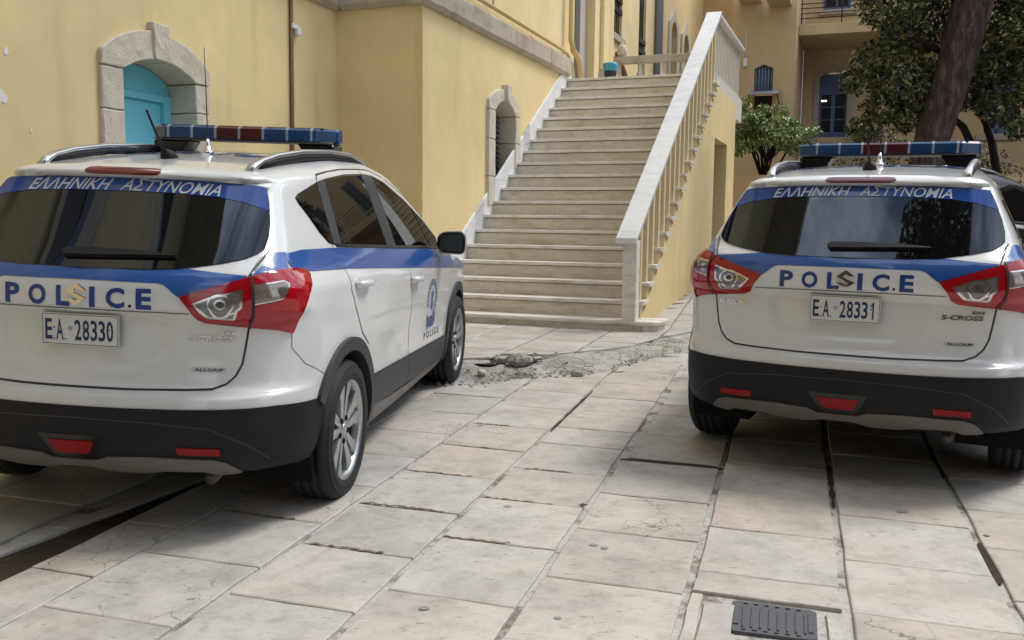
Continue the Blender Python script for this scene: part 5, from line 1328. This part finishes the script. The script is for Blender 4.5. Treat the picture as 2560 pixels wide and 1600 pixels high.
    # rear window, film band, lettering
    gl = [(0, 1.070), (.26, 1.0725), (.387, 1.078), (.527, 1.102), (.60, 1.120), (.632, 1.136), (.648, 1.155), (.645, 1.20), (.632, 1.250), (.602, 1.328), (.574, 1.388), (.545, 1.395), (.43, 1.403), (.26, 1.409), (0, 1.412)]
    rw = patch('rear_window', sym(gl), p_glass, .006, M['glass'], car, thick=.006, grid=.018)
    bandp = [(0, 1.357), (.2, 1.356), (.41, 1.346), (.52, 1.328), (.614, 1.298), (.602, 1.328), (.574, 1.388), (.545, 1.395), (.43, 1.403), (.26, 1.409), (0, 1.412)]
    patch('window_film', sym(bandp), p_glass, .0080, M['band'], rw, thick=.0008, grid=.015)
    bow = lambda u, v: (u, v - .065 * u * u)
    t1 = fit_bm(text_bm('E\u039b\u039bHNIKH', .012, .28), -.415, -.042, 1.358, 1.407, bow)
    t2 = fit_bm(text_bm('A\u03a3TYNOMIA', .006, .28), .002, .415, 1.358, 1.407, bow)
    for t in (t1, t2): lettering('window_lettering', t, p_glass, .0092, M['decal_silver'], rw, grid=.012)
    # wiper
    patch('rear_wiper', [(-.10, 1.118), (-.085, 1.128), (.02, 1.131), (.20, 1.127), (.345, 1.117), (.35, 1.113), (.2, 1.111), (.02, 1.106), (-.085, 1.104)], p_glass, .024, M['black'], rw, thick=.02, grid=.04)
    # roof spoiler and its brake light
    sp_ = [(0, 1.4145), (.26, 1.4115), (.43, 1.4055), (.545, 1.3975), (.580, 1.392), (.577, 1.412), (.562, 1.432), (.53, 1.446), (.45, 1.4555), (.30, 1.4625), (.15, 1.4655), (0, 1.466)]
    patch('roof_spoiler', sym(sp_), p_rear, .0025, paint, car, thick=.05, grid=.012)
    bl = [(-.165, 1.438), (-.155, 1.449), (-.13, 1.452), (.13, 1.452), (.155, 1.449), (.165, 1.438), (.155, 1.429), (.13, 1.427), (-.13, 1.427), (-.155, 1.429)]
    patch('high_brake_light', bl, p_rear, .0055, M['red_dark'], car, thick=.004, grid=.02)
    seam([(-.40, -.055), (-.28, -.012), (-.15, -.028), (.15, -.028), (.28, -.012), (.40, -.055)], p_roof, car, w=.004, off=.002, mat=M['silver_pl'])
    # tail lamps: red housing, clear and smoked lenses, chrome rim, gap
    lamp = cy((.394, -.689, .977), (.501, -.666, 1.013), (.634, -.604, 1.058), (.685, -.542, 1.076), (.721, -.420, 1.082), (.742, -.32, 1.070), (.757, -.30, 1.048), (.779, -.355, 1.005), (.784, -.405, .976), (.779, -.445, .92), (.755, -.485, .830), (.712, -.534, .848), (.634, -.594, .861), (.542, -.631, .870), (.477, -.644, .876), (.450, -.656, .893), (.430, -.685, .931))
    clr = cy((.440, -.682, .957), (.502, -.669, .983), (.624, -.629, 1.016), (.622, -.633, .943), (.607, -.640, .929), (.590, -.630, .906), (.497, -.660, .911), (.464, -.679, .929))
    amb = cy((.650, -.613, 1.026), (.722, -.529, 1.034), (.737, -.512, 1.023), (.739, -.527, .997), (.730, -.548, .974), (.651, -.619, .955))
    for e in (1, -1):
        mm = lambda p, e=e: neg_u(p) if e < 0 else p
        fl = e < 0
        def C(nm, p, off, mat, par, **k): return patch(nm, mm(p), p_cyl, off, mat, par, **k)
        lp = C('tail_lamp', lamp, .006, M['red'], car, thick=.012, grid=.018, bulge=.016)
        C('lamp_surround', inset(clr, .004), .0245, M['chrome'], lp, thick=.006, grid=.02)
        C('reversing_lens', inset(clr, .011), .026, M['clear'], lp, thick=.003, grid=.02)
        bc = cy((.548, -.66, .955))[0]
        for r0, r1, m_ in ((0.0, .010, 'rim_dark'), (.012, .019, 'chrome'), (.023, .029, 'clear'), (.033, .038, 'chrome')):
            if r0 == 0: C('bulb', circ(*bc, r1), .0285, M[m_], lp, thick=.002, grid=0)
            else: C('reflector_ring', annulus(*bc, r0, r1, 18), .0278, M[m_], lp, thick=.002, grid=0)
        C('lamp_surround', amb, .0240, M['chrome'], lp, thick=.005, grid=.02)
        C('turn_signal', inset(amb, .004), .0256, M['amber'], lp, thick=.003, grid=.02)
        bc = cy((.716, -.54, 1.0))[0]
        C('bulb', circ(*bc, .014), .0275, M['rim_dark'], lp, thick=.002, grid=0)
        jx = cy((.636, -.602, 1.06))[0][0]
        seam(mm([(jx, 1.060), (jx, .960), (jx, .861)]), p_cyl, lp, w=.007, off=.0285, flip=False, name='lamp_gap')
        # blue film between the tailgate gap and the side stripe
        C('blue_film', cy((.642, -.593, 1.066), (.660, -.52, 1.11), (.672, -.452, 1.143), (.700, -.40, 1.142), (.712, -.43, 1.083), (.685, -.545, 1.075)), .0028, M['blue'], car, thick=.001, grid=.02)
        patch('blue_film', SREAR, p_side(e), .0034, M['blue'], car, thick=.001, grid=.04, flip=e < 0)
        # bumper joint below the lamp
        seam(mm(cy((.751, -.486, .833), (.752, -.487, .773), (.775, -.42, .70), (.819, -.235, .610))), p_cyl, car, w=.003, off=.0012, mat=M['silver_pl'])
        C('reflector', cy((.404, -.747, .412), (.556, -.708, .408), (.559, -.702, .381), (.409, -.739, .384)), .012, M['red_dull'], car, thick=.014, grid=.03)
        tube('exhaust', [(.46, -.30, .27), (.47, -.60, .245)], .026, M['exhaust'], car, 12) if e > 0 else None
    # dark bumper skin, silver diffuser
    bh = cy((0, -.78, .556), (.2, -.77, .556), (.45, -.74, .557), (.6, -.70, .560), (.73, -.58, .560), (.806, -.369, .543), (.818, -.265, .533), (.815, -.285, .458), (.80, -.346, .343), (.776, -.404, .278), (.729, -.497, .262), (.604, -.643, .28), (.4, -.7, .29), (0, -.74, .30))
    bh = [(max(u, 0), v) for u, v in bh]
    bp = patch('rear_bumper', sym(bh), p_cyl, .006, M['black'], car, thick=.03, grid=.03)
    for e in (1, -1):
        seam([(e * u, v) for u, v in cy((0, -.78, .512), (.3, -.76, .505), (.52, -.72, .485), (.64, -.66, .42), (.70, -.58, .345))], p_cyl, bp, w=.004, off=.0068, mat=M['clad'], name='bumper_crease')
    dh = cy((0, -.75, .346), (.088, -.758, .346), (.135, -.762, .363), (.295, -.751, .369), (.531, -.708, .364), (.574, -.684, .348), (.620, -.64, .308), (.604, -.643, .298), (.546, -.668, .296), (.486, -.69, .316), (.335, -.722, .313), (.27, -.723, .298), (.14, -.735, .300), (.07, -.745, .318), (0, -.745, .318))
    patch('bumper_diffuser', sym([(max(u, 0), v) for u, v in dh]), p_cyl, .014, M['silver_pl'], car, thick=.03, grid=.03)
    fg = cy((-.094, -.780, .423), (.094, -.780, .423), (.068, -.770, .373), (-.058, -.770, .373))
    patch('fog_lamp_housing', inset(fg, -.022), p_cyl, .0075, M['gloss_black'], car, thick=.004, grid=.03)
    patch('fog_lamp', fg, p_cyl, .012, M['red_dull'], car, thick=.008, grid=.03)
    # POLICE on the tailgate, letter by letter
    bms = [fit_bm(text_bm(ch, .035), u0, u1, .927, 1.004) for ch, u0, u1 in (('P', -.303, -.240), ('O', -.200, -.126), ('L', -.083, -.028), ('I', .052, .074), ('C', .117, .190), ('E', .233, .292))]
    for b_ in bms: lettering('police_letter', b_, p_rear, .0036, M['navy_text'], tg, grid=.02)
    # chrome marque emblem between the letters: two hooked strokes of an angular S
    sa = [(.039, .990), (.006, 1.012), (-.004, 1.012), (-.042, .987), (-.030, .977), (.022, .948), (.010, .941), (-.006, .952), (-.036, .953), (-.004, .934), (.004, .934), (.040, .958), (.040, .962), (-.014, .990), (-.004, .997), (.008, .990)]
    patch('emblem', [[(.040, .989), (.004, 1.013), (-.004, 1.013), (-.042, .985), (-.020, .973), (-.012, .979), (-.014, .987), (.0, .997), (.014, .988)],
                     [(-.014, .987), (-.020, .973), (.022, .949), (.042, .962)], [(-.040, .957), (-.004, .933), (.004, .933), (.042, .962), (.022, .949), (.012, .959), (.014, .958), (.0, .949), (-.014, .957)]][:1] +
          [[(-.034, .989), (-.020, .975), (.026, .948), (.036, .962)], [(-.040, .957), (-.014, .957), (.0, .949), (.016, .957), (.042, .960), (.004, .933), (-.004, .933)]], p_rear, .010, M['chrome'], tg, thick=.009, grid=0)
    patch('tailgate_switch', circ(.210, .937, .006, 10), p_rear, .004, M['gloss_black'], tg, thick=.003, grid=0)
    # plate
    pl = patch('number_plate', [(-.158, .771), (.158, .771), (.158, .895), (-.158, .895)], p_plate, .006, M['plate'], tg, thick=.012, grid=.06)
    frame = [[(-.154, .775), (.154, .775), (.154, .7772), (-.154, .7772)], [(-.154, .8888), (.154, .8888), (.154, .891), (-.154, .891)], [(-.154, .7772), (-.1518, .7772), (-.1518, .8888), (-.154, .8888)], [(.1518, .7772), (.154, .7772), (.154, .8888), (.1518, .8888)]]
    patch('plate_border', frame, p_plate, .0067, M['navy_plate'], pl, thick=0, grid=.06)
    def chars(s):
        bms = [fit_bm(text_bm('E', .02), -.143, -.114, .792, .872), fit_bm(text_bm('.', .02), -.110, -.103, .792, .799), fit_bm(text_bm('A', .015), -.098, -.068, .792, .872), fit_bm(text_bm('.', .02), -.064, -.057, .792, .799)]
        for i, ch in enumerate(s):
            x = -.022 + i * .0325; bms.append(digit(ch, x))
        return lettering('plate_characters', join_bm(bms), p_plate, .0069, M['navy_plate'], tg)
    chars(plate)
    patch('plate_seal', circ(-.040, .838, .0095, 14), p_plate, .0072, M['seal'], pl, thick=.001, grid=0)
    for u in (-.106, .118): patch('plate_screw', circ(u, .838, .004, 8), p_plate, .0076, M['silver_pl'], pl, thick=.001, grid=0)
    # marque and model badges
    def badge(s, u0, u1, v0, v1, bold=.03, mat='chrome', par=None, off=.006, shear=.15):
        return lettering('badge', fit_bm(text_bm(s, bold, shear), u0, u1, v0, v1), p_rear, off, M[mat], par or tg, thick=.003)
    badge('SUZUKI', -.612, -.462, .822, .842); badge('S-CROSS', .412, .585, .806, .828); badge('SX4', .535, .588, .834, .848)
    bp_ = patch('badge', [(.430, .688), (.556, .688), (.556, .706), (.430, .706)], p_rear, .004, M['decal_silver'], tg, thick=.003, grid=.04)
    lettering('badge_lettering', fit_bm(text_bm('ALLGRIP', .02), .440, .548, .6915, .7025), p_rear, .0048, M['gloss_black'], tg)
    # door crest and lettering, both sides
    for e in (1, -1):
        c0, cz = 1.73, .715
        dr = [c for c in car.children if c.name.startswith('front_door')][0 if e > 0 else -1]
        mp2 = (lambda p: p) if e > 0 else (lambda p: [(2 * c0 - u, v) for u, v in p])
        def Q(nm, polys, off, mat): 
            polys = polys if isinstance(polys[0][0], (list, tuple)) else [polys]
            return patch(nm, [mp2(p) for p in polys], p_side(e), off, M[mat], dr, thick=0, grid=0, flip=e < 0)
        Q('crest', circ(c0, cz, .142, 28, .132), .0020, 'decal_silver')
        Q('crest_ring', annulus(c0, cz, .098, .136, 28, .93), .0024, 'crest_blue')
        g_ = []
        for i in range(26):
            a = 2 * math.pi * (i + .5) / 26
            if -2.2 < (a - 2 * math.pi if a > math.pi else a) < -.95: continue
            r0, r1, w = .107, .127, .055
            g_.append([(c0 + r0 * math.cos(a - w), cz + r0 * .93 * math.sin(a - w)), (c0 + r1 * math.cos(a - w), cz + r1 * .93 * math.sin(a - w)), (c0 + r1 * math.cos(a + w * .6), cz + r1 * .93 * math.sin(a + w * .6)), (c0 + r0 * math.cos(a + w * .6), cz + r0 * .93 * math.sin(a + w * .6))])
        Q('crest_letters', g_, .0028, 'decal_silver')
        Q('crest_shield', [(c0 - .052, cz + .05), (c0 + .052, cz + .05), (c0 + .052, cz - .045), (c0 + .03, cz - .075), (c0, cz - .09), (c0 - .03, cz - .075), (c0 - .052, cz - .045)], .0026, 'crest_light')
        Q('crest_figure', [(c0 - .012, cz - .06), (c0 + .016, cz - .06), (c0 + .008, cz - .02), (c0 + .014, cz + .02), (c0, cz + .042), (c0 - .014, cz + .02), (c0 - .004, cz - .01)], .003, 'crest_blue')
        Q('crest_top', [(c0 - .04, cz + .055), (c0 + .04, cz + .055), (c0 + .02, cz + .088), (c0 - .02, cz + .088)], .0026, 'seal')
        Q('crest_ribbon', [(c0 - .115, cz - .085), (c0 - .05, cz - .122), (c0 + .05, cz - .122), (c0 + .115, cz - .085), (c0 + .10, cz - .150), (c0 + .055, cz - .176), (c0 - .055, cz - .176), (c0 - .075, cz - .162), (c0 - .12, cz - .19)], .0026, 'crest_blue')
        bm = fit_bm(text_bm('P O L I C E', .03), c0 - .20, c0 + .225, .476, .520)
        for v in bm.verts:
            if e < 0: v.co.x = 2 * c0 - v.co.x + .02
            v.co.y -= .03 * (v.co.x - c0)
        lettering('door_lettering', bm, p_side(e), .0024, M['navy'], dr, flip=e < 0)
    # roof letters read from the front
    bm = fit_bm(text_bm('POLICE', .04), -.50, .50, 0, .46)
    for v in bm.verts: v.co = Vector((-v.co.x, .78 - v.co.y, 0))
    lettering('roof_lettering', bm, p_roof, .0025, M['blue'], car)
    # aerials
    sk = [p for p in p_roof(np.array([(0, .0), (.01, .38)]))]
    V, Fc = tube_geo([(0, .03, 1.495), (0, .0, 1.515), (0, -.03, 1.535)], [.038, .034, .014], 12); mesh_obj('aerial_base', V, Fc, M['black'], car, True)
    tube('aerial', [(0, -.02, 1.525), (0, -.09, 1.60), (0, -.175, 1.70)], [.008, .006, .005], M['black'], car, 8)
    V, Fc = tube_geo([(.01, .38, sk[1][2] - .005), (.01, .38, sk[1][2] + .018), (.01, .38, sk[1][2] + .02), (.01, .38, sk[1][2] + .05), (.01, .38, sk[1][2] + .075)], [.032, .026, .018, .013, .006], 14)
    mesh_obj('whip_base', V, Fc, M['chrome'], car, True)
    tube('whip_aerial', [(.01, .38, sk[1][2] + .07), (.008, .375, sk[1][2] + .27), (.004, .365, sk[1][2] + .50)], [.003, .0025, .0018], M['dark_metal'], car, 6)
    # beacon bar: tray, single coloured modules, clear dividers, mounts
    y0, y1, zb, zt = .77, 1.01, 1.627, 1.694
    def ring(x, sh=0, z0=zb, z1=zt, g=0):
        return [(x, y0 + sh - g, z0), (x, y1 - sh + g, z0), (x, y1 - sh + g, z1 - .012), (x, y1 - sh - .02 + g, z1 + g), (x, y0 + sh + .02 - g, z1 + g), (x, y0 + sh - g, z1 - .012)]
    def loft(nm, rings, mat, par):
        V = [p for r in rings for p in r]; n = len(rings[0]); Fc = []
        for i in range(len(rings) - 1):
            for j in range(n): Fc.append((i * n + j, (i + 1) * n + j, (i + 1) * n + (j + 1) % n, i * n + (j + 1) % n))
        Fc.append(tuple(range(n))); Fc.append(tuple((len(rings) - 1) * n + k for k in range(n))[::-1])
        return mesh_obj(nm, V, Fc, mat, par)
    tray = box('beacon_tray', -.49, .49, y0 + .02, y1 - .02, zb - .011, zb - .001, M['silver_pl'], car, .003)
    xb = [-.393, -.262, -.131, 0, .131, .262, .393]
    edges_ = [-.512] + xb + [.512]; colr = ['led_blue', 'led_blue', 'led_blue', 'led_red', 'led_red', 'led_blue', 'led_blue', 'led_blue']
    for i, (a, b) in enumerate(zip(edges_[:-1], edges_[1:])):
        if i == 0: rs = [ring(a, .085), ring(a + .010, .072), ring(-.415, .003), ring(b - .007)]
        elif i == 7: rs = [ring(a + .007), ring(.415, .003), ring(b - .010, .072), ring(b, .085)]
        else: rs = [ring(a + .007), ring(b - .007)]
        md = loft('beacon_module', rs, M[colr[i]], car)
        # coloured top skin of the module
        a2, b2 = (max(a, -.455) + .009, min(b, .455) - .009)
        box('beacon_top', a2, b2, y0 + .032, y1 - .032, zt - .002, zt + .003, M['beacon_top'] if 'blue' in colr[i] else M['led_red'], md)
    for x in xb: loft('beacon_divider', [ring(x - .0068, 0, g=.002), ring(x + .0068, 0, g=.002)], M['divider'], car)
    for e in (-1, 1):
        prism('beacon_mount', [(e * .30, zb - .012), (e * .50, zb - .012), (e * .50, zb - .03), (e * .485, 1.535), (e * .35, 1.535), (e * .33, zb - .05)], 'y', y0 + .04, y1 - .04, M['gloss_black'], car, .008)
    return car

def car_matrix(x, y, yaw, roll, pitch):
    gx, gy = .00226, .034983
    n = Vector((-gx, -gy, 1)).normalized(); f = Vector((math.sin(yaw), math.cos(yaw), 0)); f = (f - n * f.dot(n)).normalized(); r = f.cross(n)
    R = Matrix((r, f, n)).transposed() @ Matrix.Rotation(roll, 3, 'Y') @ Matrix.Rotation(pitch, 3, 'X')
    return Matrix.Translation((x, y, gx * x + gy * y)) @ R.to_4x4()
CARMESH = {}
m1 = car_matrix(-1.583, 4.293, .128, .027, .005); m2 = car_matrix(1.876, 5.024, .465, -.004, -.010)
car1 = make_car('police_car', 'white police car at the left, nearest the viewer, with number plate ending 28330', 'parked police cars', m1)
car2 = copy_tree(car1); car2.matrix_world = m2
car2['label'] = 'white police car at the right, seen from behind, with number plate ending 28331'
for ch in car2.children:
    if ch.name.startswith('whip_aerial'): ch.scale = (1, 1, .75); ch.location = (0, 0, 1.60 * .25)
for ch in [c for t in car2.children if t.name.startswith('tailgate') for c in t.children]:
    if ch.name.startswith('plate_characters'):
        par = ch.parent; bpy.data.objects.remove(ch)
        bms = [fit_bm(text_bm('E', .02), -.143, -.114, .792, .872), fit_bm(text_bm('.', .02), -.110, -.103, .792, .799), fit_bm(text_bm('A', .015), -.098, -.068, .792, .872), fit_bm(text_bm('.', .02), -.064, -.057, .792, .799)]
        for i, c in enumerate('28331'):
            x = -.022 + i * .0325; bms.append(digit(c, x))
        lettering('plate_characters', join_bm(bms), p_plate, .0069, M['navy_plate'], par)
# dark car behind, only its flank shows at the right edge
bc = empty('dark_car', 'glossy black car behind the right police car at the right edge', 'car', matrix=Matrix.Translation((3.62, 9.9, .30)) @ Matrix.Rotation(math.radians(-62), 4, 'Z') @ Matrix.Diagonal((1.05, 1.08, 1.10, 1)))
for ch in list(car1.children):
    nm = ch.name.split('.')[0]
    if nm in ('body', 'wheel', 'window_surround', 'rear_side_window', 'front_side_window', 'quarter_window', 'wheel_arch_trim', 'wheel_arch_liner', 'roof_rail', 'door_cladding', 'windscreen', 'window_trim', 'rear_window', 'rear_bumper', 'mirror_housing', 'tail_lamp', 'sill_trim'):
        c = ch.copy(); COL.objects.link(c); c.parent = bc
        if nm == 'body':
            c.data = ch.data.copy(); c.data.materials[0] = M['gloss_black']
        if nm == 'wheel':
            for g in ch.children:
                d = g.copy(); COL.objects.link(d); d.parent = c
for sg in (1, -1):
    patch('belt_highlight', [(-.2, 1.075), (1.1, 1.015), (2.1, .955), (2.1, .985), (1.1, 1.045), (-.2, 1.11)], p_side(sg), .006, M['rail'], bc, thick=.004, grid=.05, flip=sg < 0)  # pale metal strip stands in for the highlight along the belt line
